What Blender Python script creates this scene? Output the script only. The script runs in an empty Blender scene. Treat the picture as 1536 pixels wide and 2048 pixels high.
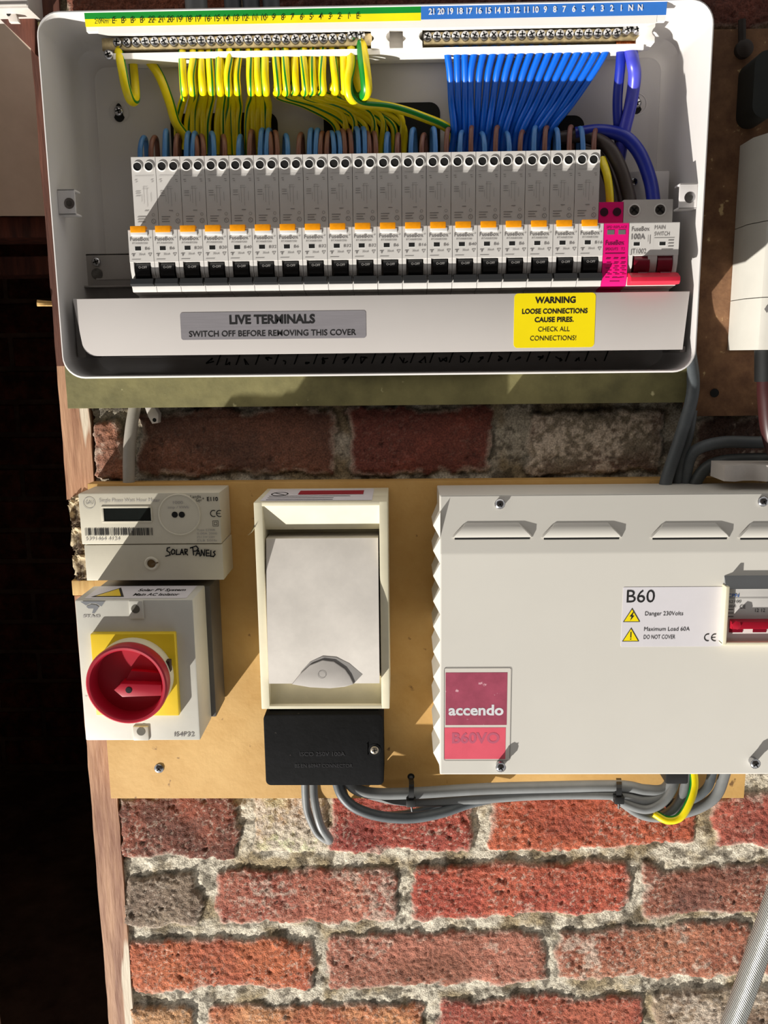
import bpy, bmesh, math, random
import numpy as np
from mathutils import Vector, Matrix

random.seed(7)
SC = bpy.context.scene
COL = SC.collection

# ------------------------------------------------------------------ camera
F = 1700.0
n_ = Vector((32, -314, F)).normalized()
g_ = Vector((102, (F*F + 32*102)/314.0, F)).normalized()
r_ = g_.cross(n_).normalized()
CAMD, CAMZ = 0.73, 1.60
cam = bpy.data.cameras.new('camera'); camo = bpy.data.objects.new('camera', cam); COL.objects.link(camo)
cam.sensor_fit = 'VERTICAL'; cam.sensor_height = 36; cam.lens = F/2048*36
cam.clip_start = .01
ax = Vector((r_.x, n_.x, -g_.x)); ay = -Vector((r_.y, n_.y, -g_.y)); az = -Vector((r_.z, n_.z, -g_.z))
mm = Matrix((ax, ay, az)).transposed().to_4x4(); mm.translation = Vector((0, -CAMD, CAMZ))
camo.matrix_world = mm
SC.camera = camo

def W(px, py, d=0.0):
    """point of the plane y=-d that the photograph shows at this pixel (surveying the wall)"""
    v = Vector((px-768, py-1024, F))
    r = Vector((v.dot(r_), v.dot(n_), -v.dot(g_)))
    t = (CAMD - d)/r.y
    return Vector((r.x*t, -d, CAMZ + r.z*t))
def X(px, py, d): return W(px, py, d).x
def Z(px, py, d): return W(px, py, d).z

# ------------------------------------------------------------------ light
wd = bpy.data.worlds.new('world'); SC.world = wd; wd.use_nodes = True
wd.node_tree.nodes['Background'].inputs[0].default_value = (1, .985, .965, 1)
wd.node_tree.nodes['Background'].inputs[1].default_value = .60
sl = bpy.data.lights.new('sun', 'SUN'); so = bpy.data.objects.new('sun', sl); COL.objects.link(so)
sl.energy = 6.9; sl.angle = math.radians(.7); sl.color = (1, .965, .90)
sd = Vector((1.65, 1.0, 2.2)).normalized()
so.rotation_euler = (-sd).to_track_quat('Z', 'Y').to_euler(); so.location = (-1, -2, .5)
SC.view_settings.view_transform = 'Standard'; SC.view_settings.look = 'None'
SC.view_settings.exposure = 0; SC.view_settings.gamma = 1; SC.view_settings.use_curve_mapping = False

# ------------------------------------------------------------------ materials
def lin(c):
    o = []
    for v in c[:3]:
        v = v/255; o.append(v/12.92 if v <= .04045 else ((v+.055)/1.055)**2.4)
    return (*o, 1)
MC = {}
def mat(name, rgb, rough=.5,  metal=0, var=.06, vscale=40, bump=0, bscale=300, rgb2=None, mixpos=(.4, .7), specks=None, stretch=None, coat=0, trans=0, alpha=1, spec=None):
    if name in MC: return MC[name]
    m = bpy.data.materials.new(name); m.use_nodes = True; nt = m.node_tree; N = nt.nodes; L = nt.links
    b = N['Principled BSDF']; b.inputs['Roughness'].default_value = rough; b.inputs['Metallic'].default_value = metal
    if spec is not None: b.inputs['Specular IOR Level'].default_value = spec
    if coat: b.inputs['Coat Weight'].default_value = coat
    if trans: b.inputs['Transmission Weight'].default_value = trans
    tc = N.new('ShaderNodeTexCoord'); mp = N.new('ShaderNodeMapping'); L.new(tc.outputs['Object'], mp.inputs[0])
    if stretch: mp.inputs['Scale'].default_value = stretch
    nz = N.new('ShaderNodeTexNoise'); nz.inputs['Scale'].default_value = vscale; nz.inputs['Detail'].default_value = 6
    nz.inputs['Roughness'].default_value = .65
    L.new(mp.outputs[0], nz.inputs['Vector'])
    cr = N.new('ShaderNodeValToRGB'); L.new(nz.outputs['Fac'], cr.inputs[0])
    c1 = lin(rgb); c2 = lin(rgb2) if rgb2 else tuple(max(0, v*(1-var*2)) for v in c1[:3])+(1,)
    cr.color_ramp.elements[0].position = mixpos[0]; cr.color_ramp.elements[1].position = mixpos[1]
    cr.color_ramp.elements[0].color = c2; cr.color_ramp.elements[1].color = c1
    out = cr.outputs[0]
    if specks:                                   # (rgb, scale, amount)
        sp = N.new('ShaderNodeTexNoise'); sp.inputs['Scale'].default_value = specks[1]; sp.inputs['Detail'].default_value = 3
        L.new(mp.outputs[0], sp.inputs['Vector'])
        r2 = N.new('ShaderNodeMapRange'); r2.inputs['From Min'].default_value = specks[2]; r2.inputs['From Max'].default_value = specks[2]+.05
        L.new(sp.outputs['Fac'], r2.inputs['Value'])
        mx = N.new('ShaderNodeMix'); mx.data_type = 'RGBA'; L.new(r2.outputs[0], mx.inputs['Factor'])
        L.new(out, mx.inputs['A']); mx.inputs['B'].default_value = lin(specks[0]); out = mx.outputs['Result']
    L.new(out, b.inputs['Base Color'])
    if bump:
        bz = N.new('ShaderNodeTexNoise'); bz.inputs['Scale'].default_value = bscale; bz.inputs['Detail'].default_value = 5
        L.new(mp.outputs[0], bz.inputs['Vector'])
        bp = N.new('ShaderNodeBump'); bp.inputs['Strength'].default_value = bump; bp.inputs['Distance'].default_value = .001
        L.new(bz.outputs['Fac'], bp.inputs['Height']); L.new(bp.outputs[0], b.inputs['Normal'])
    if alpha < 1: b.inputs['Alpha'].default_value = alpha
    MC[name] = m; return m

M_metalwhite = mat('powder_coated_steel', (206, 202, 199), .42, var=.02, vscale=15)
M_tabwhite = mat('galvanised_tab', (222, 218, 216), .35, var=.05)
M_dev = mat('device_grey_plastic', (212, 208, 203), .42, var=.03)
M_devlight = mat('device_white_plastic', (232, 230, 226), .38, var=.02)
M_shroud = mat('shroud_plastic', (204, 198, 194), .38, var=.02, vscale=10)
M_black = mat('black_plastic', (14, 14, 15), .32, var=.2)
M_blackm = mat('black_matt_plastic', (14, 14, 16), .8, spec=.15, var=.25, vscale=60, bump=.25, bscale=200, specks=((70, 66, 62), 260, .72))
M_hole = mat('dark_recess', (8, 7, 6), .9)
M_orange = mat('orange_plastic', (252, 160, 12), .35, var=.1, vscale=300)
M_pink = mat('magenta_plastic', (236, 12, 122), .4, var=.04)
M_pinkprint = mat('magenta_print', (135, 0, 75), .6)
M_red = mat('red_plastic', (214, 42, 66), .35, var=.08)
M_redknob = mat('knob_red_plastic', (178, 20, 46), .38, var=.06)
M_darkred = mat('dark_red_plastic', (128, 18, 40), .25, var=.1)
M_yellow = mat('yellow_plastic', (243, 206, 40), .4, var=.05)
M_greyprint = mat('grey_print', (128, 124, 122), .6)
M_lightprint = mat('pale_grey_print', (168, 164, 160), .6)
M_ink = mat('black_ink', (18, 17, 18), .6)
M_whiteprint = mat('white_print', (225, 225, 228), .6)
M_brass = mat('brass', (206, 188, 146), .34, 1, var=.2, vscale=200)
M_zinc = mat('zinc_screw', (205, 205, 208), .22, 1, var=.15, vscale=300)
M_steel = mat('dull_steel', (140, 138, 134), .4, 1, var=.25, vscale=200)
M_copper = mat('copper', (200, 112, 66), .3, 1, var=.2, vscale=500)
M_carrier = mat('white_nylon', (238, 234, 228), .45, var=.02)
M_green = mat('green_label', (8, 138, 44), .5)
M_yel = mat('yellow_label', (248, 232, 14), .5)
M_bluel = mat('blue_label', (52, 118, 204), .5)
M_wy = mat('earth_wire_yellow', (244, 222, 10), .35, var=.06, vscale=90)
M_wg = mat('earth_wire_green', (14, 128, 40), .35, var=.1)
M_wb = mat('neutral_wire_blue', (0, 98, 214), .33, var=.06)
M_wbp = mat('tail_wire_pale_blue', (74, 132, 196), .4, var=.08)
M_wbr = mat('tail_wire_brown', (128, 82, 66), .45, var=.1)
M_wnavy = mat('thick_cable_blue', (26, 44, 158), .35, var=.1)
M_wviolet = mat('thick_cable_violet_blue', (70, 74, 196), .35, var=.1)
M_wdk = mat('thick_cable_brown', (62, 50, 44), .5, var=.15)
M_grey = mat('grey_cable_sheath', (132, 134, 134), .42, var=.12, vscale=25, bump=.1, bscale=60)
M_greyd = mat('dark_grey_cable_sheath', (98, 104, 108), .5, var=.2, vscale=30)
M_cream = mat('cream_plastic', (226, 219, 196), .45, var=.06, vscale=30, specks=((120, 100, 70), 90, .74))
M_creamy = mat('yellowed_cream_plastic', (228, 220, 192), .45, var=.05, vscale=30)
M_door = mat('door_white_plastic', (244, 237, 228), .42, var=.09, vscale=18, specks=((80, 60, 45), 120, .745))
M_grip = mat('grip_grey_plastic', (196, 190, 184), .45, var=.05)
M_meter = mat('meter_beige_plastic', (212, 205, 186), .45, var=.05, vscale=20, specks=((120, 110, 90), 130, .76))
M_lcd = mat('lcd_screen', (30, 34, 32), .2, var=.2, vscale=8)
M_iso = mat('isolator_grey_plastic', (212, 209, 198), .42, var=.05, vscale=22, specks=((110, 96, 80), 70, .745))
M_isobase = mat('isolator_dark_base', (92, 88, 84), .5, var=.1)
M_ballast = mat('cream_white_painted_steel', (220, 216, 207), .4, var=.02, vscale=7, specks=((120, 105, 95), 70, .80))
M_sticker = mat('white_sticker', (222, 218, 222), .45, var=.02)
M_clear = mat('clear_sticker', (222, 216, 206), .25, var=.02)
M_maroon = mat('maroon_print', (176, 82, 104), .35, var=.12, vscale=60, specks=((220, 170, 180), 160, .68))
M_rose = mat('pink_print', (234, 98, 116), .35, var=.05, vscale=60, specks=((120, 20, 50), 150, .74))
M_rosetext = mat('faded_print', (196, 96, 120), .5)
M_greystick = mat('silver_sticker', (142, 138, 142), .4, .0, var=.06, vscale=120, stretch=(.3, 1, 6))
M_yelstick = mat('yellow_sticker', (250, 226, 4), .45, var=.02)
M_redprint = mat('red_print', (160, 34, 52), .5)
M_logo = mat('logo_grey', (128, 130, 134), .5)
M_blueprint = mat('blue_print', (70, 100, 160), .5)
M_shadeplas = mat('smoky_cover', (140, 142, 144), .15, trans=0, var=.02)
M_board = mat('tan_fibreboard', (202, 162, 98), .75, vscale=14, rgb2=(182, 138, 70), mixpos=(.3, .65), specks=((120, 86, 46), 90, .70), bump=.3, bscale=160)
M_boarded = mat('board_edge', (170, 140, 92), .85, var=.2)
M_green_b = mat('mossy_painted_board', (112, 106, 66), .85, vscale=26, rgb2=(78, 74, 42), mixpos=(.3, .65), specks=((170, 164, 122), 75, .68), bump=.5, bscale=140)
M_chip = mat('chipboard', (140, 102, 70), .85, vscale=60, rgb2=(92, 60, 40), mixpos=(.3, .7), specks=((196, 168, 120), 120, .68), bump=.4, bscale=200)
M_wood = mat('weathered_painted_wood', (198, 152, 118), .7, vscale=9, rgb2=(142, 94, 68), mixpos=(.35, .62), stretch=(9, 9, 1.0), specks=((230, 214, 190), 6, .62), bump=.6, bscale=40)
M_woodd = mat('dark_brown_wood', (112, 62, 46), .7, vscale=14, rgb2=(62, 34, 26), stretch=(6, 6, .8), bump=.4, bscale=50)
M_woodbr = mat('dark_stained_wood', (124, 76, 58), .75, vscale=12, rgb2=(84, 48, 36), stretch=(9, 9, 1), bump=.5, bscale=50)
M_woody = mat('pale_raw_wood', (220, 188, 122), .75, vscale=20, rgb2=(190, 150, 90), stretch=(8, 8, 1))
M_plaster = mat('grey_plaster', (240, 222, 200), .85, vscale=5, rgb2=(214, 196, 174), bump=.4, bscale=30)
M_trunk = mat('old_white_plastic', (214, 206, 198), .5, var=.08)
M_hose = mat('braided_hose', (150, 152, 150), .34, .6, var=.35, vscale=120, bump=.6, bscale=350, rgb2=(92, 94, 92))
M_void = mat('dark_soot_brick', (176, 146, 124), .95, vscale=7, rgb2=(120, 96, 80), bump=.5, bscale=20)
M_rubber = mat('black_rubber', (26, 26, 26), .5, var=.2)
M_maroonc = mat('brown_sleeve', (62, 30, 30), .35, var=.1)
M_mwhite = mat('smart_meter_plastic', (214, 210, 200), .4, var=.03)

# ------------------------------------------------------------------ mesh builder
_tc = {}
def text_mesh(s, bold=0.0):
    k = (s, bold)
    if k not in _tc:
        cu = bpy.data.curves.new('t', 'FONT'); cu.body = s; cu.size = 1; cu.offset = bold; cu.resolution_u = 3
        o = bpy.data.objects.new('t', cu); COL.objects.link(o)
        dg = bpy.context.evaluated_depsgraph_get(); dg.update()
        me = bpy.data.meshes.new_from_object(o.evaluated_get(dg))
        vs = [(v.co.x, v.co.y) for v in me.vertices]; fs = [list(p.vertices) for p in me.polygons]
        bpy.data.objects.remove(o); bpy.data.curves.remove(cu); bpy.data.meshes.remove(me)
        _tc[k] = (vs, fs)
    return _tc[k]
CAP = .69

def crom(pts, n=8):
    P = [Vector(p) for p in pts]
    if len(P) < 3: return P
    P = [P[0]*2-P[1]] + P + [P[-1]*2-P[-2]]
    out = []
    for i in range(1, len(P)-2):
        a, b, c, d = P[i-1], P[i], P[i+1], P[i+2]
        for k in range(n):
            t = k/n
            out.append(.5*((2*b)+(c-a)*t+(2*a-5*b+4*c-d)*t*t+(3*b-a-3*c+d)*t**3))
    out.append(P[-2]); return out

class MB:
    def __init__(s): s.v = []; s.f = []; s.m = []
    def add(s, vs, fs, mi=0):
        o = len(s.v); s.v += [tuple(v) for v in vs]
        for i, f in enumerate(fs):
            s.f.append([o+k for k in f]); s.m.append(mi[i] if isinstance(mi, list) else mi)
        return s
    def bm(s, bm, mi=0):
        bm.verts.ensure_lookup_table(); bm.verts.index_update()
        s.add([v.co.copy() for v in bm.verts], [[v.index for v in f.verts] for f in bm.faces], mi); bm.free(); return s
    def box(s, x0, x1, d0, d1, z0, z1, bev=0, mi=0, seg=2):
        y0, y1 = -d1, -d0
        x0, x1 = min(x0, x1), max(x0, x1); z0, z1 = min(z0, z1), max(z0, z1)
        b = bmesh.new()
        bmesh.ops.create_cube(b, size=1)
        for v in b.verts:
            v.co = Vector(((x0+x1)/2+v.co.x*(x1-x0), (y0+y1)/2+v.co.y*(y1-y0), (z0+z1)/2+v.co.z*(z1-z0)))
        if bev: bmesh.ops.bevel(b, geom=b.edges[:], offset=bev, segments=seg, profile=.6, affect='EDGES')
        return s.bm(b, mi)
    def prism(s, poly, d0, d1, bev=0, mi=0, axis='XZ', a0=0, a1=0):
        """poly of (x,z) from depth d0 to d1, or with axis 'DZ' poly of (d,z) from x=a0 to a1"""
        b = bmesh.new()
        if axis == 'XZ':
            A = [b.verts.new((p[0], -d0, p[1])) for p in poly]; B = [b.verts.new((p[0], -d1, p[1])) for p in poly]
        else:
            A = [b.verts.new((a0, -p[0], p[1])) for p in poly]; B = [b.verts.new((a1, -p[0], p[1])) for p in poly]
        n = len(poly)
        fa = b.faces.new(A); fb = b.faces.new(B[::-1])
        for i in range(n): b.faces.new((A[i], B[i], B[(i+1) % n], A[(i+1) % n]))
        bmesh.ops.recalc_face_normals(b, faces=b.faces[:])
        if bev:
            es = list(fb.edges) if axis == 'XZ' else b.edges[:]
            bmesh.ops.bevel(b, geom=es, offset=bev, segments=2, profile=.6, affect='EDGES')
        return s.bm(b, mi)
    def rrect(s, x0, x1, z0, z1, r, d0, d1, bev=0, mi=0):
        return s.prism(rr(x0, x1, z0, z1, r), d0, d1, bev, mi)
    def tube(s, pts, r, seg=12, mi=0, n=8, stripe=None, twist=0.0, cap=True):
        P = crom(pts, n); N = len(P)
        rs = r if isinstance(r, (list, tuple)) else None
        T = [(P[min(i+1, N-1)]-P[max(i-1, 0)]).normalized() for i in range(N)]
        u = T[0].orthogonal().normalized(); ref = Vector((0, -1, 0)); q = ref-T[0]*ref.dot(T[0])
        if q.length > .15: u = q.normalized()
        vs = []; fs = []; ms = []
        for i in range(N):
            u = (u-T[i]*u.dot(T[i])).normalized(); w = T[i].cross(u)
            rad = rs[0]+(rs[1]-rs[0])*i/(N-1) if rs else r
            for k in range(seg):
                a = 2*math.pi*k/seg+twist*i/N
                vs.append(P[i]+(u*math.cos(a)+w*math.sin(a))*rad)
        for i in range(N-1):
            for k in range(seg):
                k2 = (k+1) % seg
                fs.append([i*seg+k, i*seg+k2, (i+1)*seg+k2, (i+1)*seg+k]); ms.append(1 if stripe and k in stripe else mi)
        if cap:
            fs.append(list(range(seg))[::-1]); ms.append(mi); fs.append([(N-1)*seg+k for k in range(seg)]); ms.append(mi)
        return s.add(vs, fs, ms)
    def lathe(s, c, prof, seg=24, mi=0, axis=Vector((0, -1, 0)), close=True):
        """prof of (radius, height along axis towards the viewer)"""
        c = Vector(c); u = axis.orthogonal().normalized(); w = axis.cross(u); vs = []; fs = []
        for r, h in prof:
            for k in range(seg):
                a = 2*math.pi*k/seg; vs.append(c+axis*h+(u*math.cos(a)+w*math.sin(a))*r)
        for i in range(len(prof)-1):
            for k in range(seg):
                k2 = (k+1) % seg; fs.append([i*seg+k, i*seg+k2, (i+1)*seg+k2, (i+1)*seg+k])
        if close:
            fs.append([(len(prof)-1)*seg+k for k in range(seg)])
            fs.append(list(range(seg))[::-1])
        return s.add(vs, fs, mi)
    def txt(s, t, x0, x1, z, d, cap, mi=0, bold=0.0, shear=0, map=None):
        vs, fs = text_mesh(t, bold)
        if not vs: return s
        a = min(v[0] for v in vs); b = max(v[0] for v in vs); k = (x1-x0)/(b-a); h = cap/CAP
        out = []
        for v in vs:
            px, pz = x0+(v[0]-a)*k+shear*v[1]*h, z+v[1]*h
            out.append(map(px, pz) if map else (px, -d, pz))
        return s.add(out, fs, mi)
    def tc(s, t, xc, z, d, cap, mi=0, bold=0.0, asp=.85):
        vs, fs = text_mesh(t, bold); w = (max(v[0] for v in vs)-min(v[0] for v in vs))*cap/CAP*asp
        return s.txt(t, xc-w/2, xc+w/2, z, d, cap, mi, bold)
    def tp(s, t, pl, pr, py, d, cap_px, mi=0, bold=0.0, shear=0):
        c = (pl+pr)/2
        return s.txt(t, X(pl, py, d), X(pr, py, d), Z(c, py, d), d, Z(c, py-cap_px, d)-Z(c, py, d), mi, bold, shear)
    def quad(s, x0, x1, z0, z1, d, mi=0):
        return s.add([(x0, -d, z0), (x1, -d, z0), (x1, -d, z1), (x0, -d, z1)], [[0, 1, 2, 3]], mi)
    def line(s, a, b, w, d, mi=0):
        a = Vector((a[0], -d, a[1])); b = Vector((b[0], -d, b[1])); t = (b-a).normalized(); p = Vector((-t.z, 0, t.x))*w/2
        return s.add([a-p, b-p, b+p, a+p], [[0, 1, 2, 3]], mi)
    def ring(s, cx, cz, r0, r1, d, seg=24, mi=0, a0=0, a1=2*math.pi):
        vs = []; full = abs(a1-a0-2*math.pi) < 1e-6; n = seg if full else seg+1
        for k in range(n):
            a = a0+(a1-a0)*k/seg
            vs += [(cx+r0*math.cos(a), -d, cz+r0*math.sin(a)), (cx+r1*math.cos(a), -d, cz+r1*math.sin(a))]
        fs = []
        for k in range(seg):
            k2 = (k+1) % n; fs.append([2*k, 2*k+1, 2*k2+1, 2*k2])
        return s.add(vs, fs, mi)
    def disc(s, cx, cz, r, d, seg=20, mi=0):
        return s.add([(cx+r*math.cos(2*math.pi*k/seg), -d, cz+r*math.sin(2*math.pi*k/seg)) for k in range(seg)], [list(range(seg))], mi)
    def build(s, name, mats, parent=None, label=None, smooth=35, recalc=True):
        me = bpy.data.meshes.new(name)
        if not isinstance(mats, (list, tuple)): mats = [mats]
        root = parent
        while root is not None and root.parent: root = root.parent
        if root is not None: off = Vector(root['_o'])
        else:
            A = np.array(s.v); off = Vector(((A[:, 0].min()+A[:, 0].max())/2, (A[:, 1].max()), A[:, 2].min()))
        me.from_pydata([(v[0]-off.x, v[1]-off.y, v[2]-off.z) for v in s.v], [], s.f)
        for m in mats: me.materials.append(m)
        me.polygons.foreach_set('material_index', s.m)
        if recalc:
            b = bmesh.new(); b.from_mesh(me); bmesh.ops.recalc_face_normals(b, faces=b.faces[:]); b.to_mesh(me); b.free()
        if smooth:
            me.polygons.foreach_set('use_smooth', [True]*len(me.polygons)); me.set_sharp_from_angle(angle=math.radians(smooth))
        o = bpy.data.objects.new(name, me); COL.objects.link(o)
        if parent is not None: o.parent = parent
        else: o.location = off; o['_o'] = tuple(off)
        if label: o['label'] = label
        return o

def rr(x0, x1, z0, z1, r, n=6):
    out = []
    for cx, cz, a in ((x1-r, z1-r, 0), (x0+r, z1-r, 90), (x0+r, z0+r, 180), (x1-r, z0+r, 270)):
        for k in range(n+1):
            t = math.radians(a+90*k/n); out.append((cx+r*math.cos(t), cz+r*math.sin(t)))
    return out
def tag(o, label, cat, group=None):
    o['label'] = label; o['category'] = cat
    if group: o['group'] = group
    return o
def thing(name, label, cat, loc, group=None):
    o = bpy.data.objects.new(name, None); COL.objects.link(o); o.empty_display_size = .02
    o.location = loc; o['_o'] = tuple(loc); return tag(o, label, cat, group)
def struct(o): o['kind'] = 'structure'; return o

def cross_screw(mb, c, r, h, mi=0, mih=1, axis=Vector((0, -1, 0)), rot=.3):
    """domed screw head with a dark cross recess"""
    c = Vector(c)
    mb.lathe(c, [(r*.95, -.0006), (r, h*.35), (r*.85, h*.75), (r*.5, h), (0.0001, h*1.02)], 16, mi, axis)
    u = Vector((math.cos(rot), 0, math.sin(rot))); u = (u-axis*u.dot(axis)).normalized(); w = axis.cross(u)
    for a, b in ((u, w), (w, u)):
        p = c+axis*(h*1.08)
        mb.add([p-a*r*.62-b*r*.13, p+a*r*.62-b*r*.13, p+a*r*.62+b*r*.13, p-a*r*.62+b*r*.13], [[0, 1, 2, 3]], mih)

# ================================================================== SETTING
def vnoise(x, y, seed):
    xi = np.floor(x).astype(np.int64); yi = np.floor(y).astype(np.int64); fx = x-xi; fy = y-yi
    def h(a, b):
        v = np.sin(a*127.1+b*311.7+seed*74.7)*43758.5453; return v-np.floor(v)
    fx = fx*fx*(3-2*fx); fy = fy*fy*(3-2*fy)
    return (h(xi, yi)*(1-fx)+h(xi+1, yi)*fx)*(1-fy)+(h(xi, yi+1)*(1-fx)+h(xi+1, yi+1)*fx)*fy
def fbm(x, y, sc, seed, oct=4):
    s = 0; a = .5; t = 0
    for o in range(oct):
        s = s+a*vnoise(x*sc*2**o, y*sc*2**o, seed+o*13); t += a; a *= .55
    return s/t

def L3(c): return np.array(lin(c)[:3])
# bricks: (xl, xr, top-left, top-right, bottom-left, bottom-right, colour, second colour, whitening)
BR = [
 (238, 478, 1590, 1585, 1714, 1722, (150, 66, 48), (104, 50, 40), .10),
 (507, 655, 1575, 1575, 1706, 1704, (196, 176, 150), (168, 120, 98), .75),
 (655, 945, 1575, 1570, 1704, 1700, (158, 58, 46), (138, 46, 40), .12),
 (980, 1398, 1572, 1566, 1704, 1692, (172, 72, 46), (150, 56, 40), .04),
 (1424, 1760, 1588, 1575, 1698, 1690, (160, 68, 56), (138, 54, 46), .22),
 (245, 402, 1748, 1744, 1856, 1854, (138, 108, 98), (118, 88, 80), .12),
 (430, 795, 1742, 1730, 1852, 1846, (172, 92, 78), (150, 66, 54), .34),
 (825, 1256, 1730, 1722, 1838, 1830, (178, 74, 54), (160, 56, 42), .22),
 (1280, 1700, 1728, 1712, 1834, 1816, (146, 76, 62), (112, 60, 54), .14),
 (255, 628, 1882, 1870, 1986, 1980, (186, 88, 54), (164, 70, 46), .08),
 (652, 1092, 1870, 1860, 1978, 1966, (172, 94, 82), (142, 76, 62), .26),
 (1112, 1500, 1856, 1846, 1962, 1950, (170, 96, 76), (150, 74, 58), .40),
 (1522, 1900, 1846, 1836, 1950, 1940, (160, 96, 84), (140, 80, 66), .30),
 (265, 392, 2012, 2010, 2120, 2118, (190, 126, 92), (164, 100, 70), .25),
 (420, 848, 2012, 2004, 2122, 2114, (198, 122, 86), (176, 86, 58), .15),
 (876, 1284, 1998, 1986, 2110, 2100, (172, 80, 62), (150, 58, 48), .12),
 (1304, 1700, 1982, 1972, 2096, 2084, (150, 118, 106), (120, 86, 76), .55),
 (188, 250, 836, 834, 962, 962, (168, 96, 74), (134, 78, 64), .30),
 (274, 668, 822, 818, 958, 955, (112, 62, 50), (88, 50, 42), .10),
 (692, 982, 818, 812, 952, 948, (128, 52, 42), (104, 44, 38), .08),
 (1046, 1322, 822, 816, 950, 946, (120, 98, 90), (92, 60, 54), .50),
 (1390, 1700, 836, 826, 950, 942, (104, 64, 58), (84, 54, 50), .4),
 (1200, 1800, -60, -66, 68, 58, (112, 50, 40), (84, 40, 34), .08),
 (130, 470, -60, -60, 74, 70, (140, 66, 46), (104, 50, 38), .05),
 (500, 1180, -60, -66, 70, 62, (112, 50, 40), (84, 40, 34), .08),
]
def brick_wall():
    x0, x1 = X(238, 1800, 0)-.012, .62
    z0, z1 = Z(768, 2230, 0), Z(768, -160, 0)
    st = .00145; nx = int((x1-x0)/st); nz = int((z1-z0)/st)
    xs = np.linspace(x0, x1, nx); zs = np.linspace(z0, z1, nz); XX, ZZ = np.meshgrid(xs, zs)
    wx = XX+(fbm(XX, ZZ, 45, 1)-.5)*.015+(fbm(XX, ZZ, 220, 5, 3)-.5)*.004
    wz = ZZ+(fbm(XX, ZZ, 45, 9)-.5)*.013+(fbm(XX, ZZ, 220, 17, 3)-.5)*.004
    best = np.full(XX.shape, -1.0); bid = np.zeros(XX.shape, int)
    bricks = [(X(b[0], (b[2]+b[4])/2, 0), X(b[1], (b[3]+b[5])/2, 0), Z(b[0], b[2], 0), Z(b[1], b[3], 0), Z(b[0], b[4], 0), Z(b[1], b[5], 0)) for b in BR]
    cols = [(L3(b[6]), L3(b[7]), b[8]) for b in BR]
    # rows hidden behind the boards
    top, bot = Z(768, 975, 0), Z(768, 1570, 0); k = 0; zc = top
    while zc-.066 > bot:
        xx = -.32-(.11 if k % 2 else 0)
        while xx < .62:
            bricks.append((xx, xx+.212, zc, zc, zc-.064, zc-.064)); cols.append((L3((150, 66, 48)), L3((110, 50, 40)), .1)); xx += .224
        zc -= .0745; k += 1
    top, bot = Z(768, 88, 0), Z(768, 800, 0); zc = top
    while zc-.066 > bot:
        xx = -.32-(.11 if k % 2 else 0)
        while xx < .62:
            bricks.append((xx, xx+.212, zc, zc, zc-.064, zc-.064)); cols.append((L3((140, 60, 46)), L3((100, 46, 38)), .1)); xx += .224
        zc -= .0745; k += 1
    for i, (a, b, tl, tr, bl, br) in enumerate(bricks):
        t = (wx-a)/(b-a); zt = tl+(tr-tl)*t; zb = bl+(br-bl)*t
        r = .006
        qx = np.maximum(a+r-wx, wx-b+r); qz = np.maximum(zb+r-wz, wz-zt+r)
        sdv = r-np.hypot(np.maximum(qx, 0), np.maximum(qz, 0))-np.minimum(np.maximum(qx, qz), 0)
        m = sdv > best; best[m] = sdv[m]; bid[m] = i
    best = best-np.clip(fbm(XX, ZZ, 16, 201, 4)-.54, 0, 1)*.026
    inside = np.clip((best+.0012)/.0028, 0, 1); inside = inside*inside*(3-2*inside)
    n1 = fbm(XX, ZZ, 30, 21); n2 = fbm(XX, ZZ, 160, 31); n3 = fbm(XX, ZZ, 420, 41, 2); n4 = fbm(XX, ZZ, 70, 51)
    jit = np.array([random.uniform(-.0015, .002) for _ in bricks])[bid]
    pits = np.clip((.30-n2)/.06, 0, 1)*np.clip((n1-.4)/.2, 0, 1)
    hb = .001+jit*.7+(n1-.5)*.003+(n2-.5)*.0010+(n3-.5)*.0024-pits*.0010+np.clip(best/.008, 0, 1)*.0012
    hm = -.0018+(n4-.5)*.0040+(n2-.5)*.0008+(n3-.5)*.0012
    H = hb*inside+hm*(1-inside)
    # ragged left end of the wall, a dark gap beside the post
    xe = X(240, 1800, 0)+(fbm(ZZ*0+3, ZZ, 60, 77)-.5)*.012
    edge = np.clip((XX-xe)/.004, 0, 1); H = H*edge-(1-edge)*.05
    c1 = np.array([c[0] for c in cols])[bid]; c2 = np.array([c[1] for c in cols])[bid]; wv = np.array([c[2] for c in cols])[bid]
    k = np.clip((fbm(XX, ZZ, 22, 61)-.35)/.3, 0, 1)[..., None]; C = c1*k+c2*(1-k)
    C = (C*.93+C.mean(-1, keepdims=True)*.07)*np.array([1.10, 1.34, 1.10])+.005
    C = C*(.72+.56*fbm(XX, ZZ, 240, 71, 3))[..., None]*(1-.45*pits)[..., None]
    wn = fbm(XX, ZZ, 34, 81, 5)*.55+fbm(XX, ZZ, 260, 91, 3)*.45
    whit = np.clip((wn-(.72-.42*wv))/.09, 0, 1)*np.clip(.25+wv, 0, .85)
    sp = np.clip((fbm(XX, ZZ, 520, 121, 2)-.66)/.05, 0, 1)*np.clip((n1-.3)/.3, 0, 1)*.5*np.where(ZZ > Z(768, 965, 0), .15, 1); whit = np.maximum(whit, sp)
    edgew = np.clip((.005-best)/.006, 0, 1)*np.clip((n4-.42)/.08, 0, 1)*.8
    whit = np.maximum(whit, edgew)[..., None]
    C = C*(1-whit)+L3((206, 190, 172))*whit
    mk = np.clip((fbm(XX, ZZ, 40, 101)-.36)/.2, 0, 1)[..., None]
    Mc = L3((214, 204, 184))*mk+L3((164, 146, 114))*(1-mk)
    dk = np.clip((fbm(XX, ZZ, 95, 111, 5)-.57)/.06, 0, 1)[..., None]*.7
    Mc = Mc*(1-dk)+L3((70, 58, 40))*dk
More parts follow.
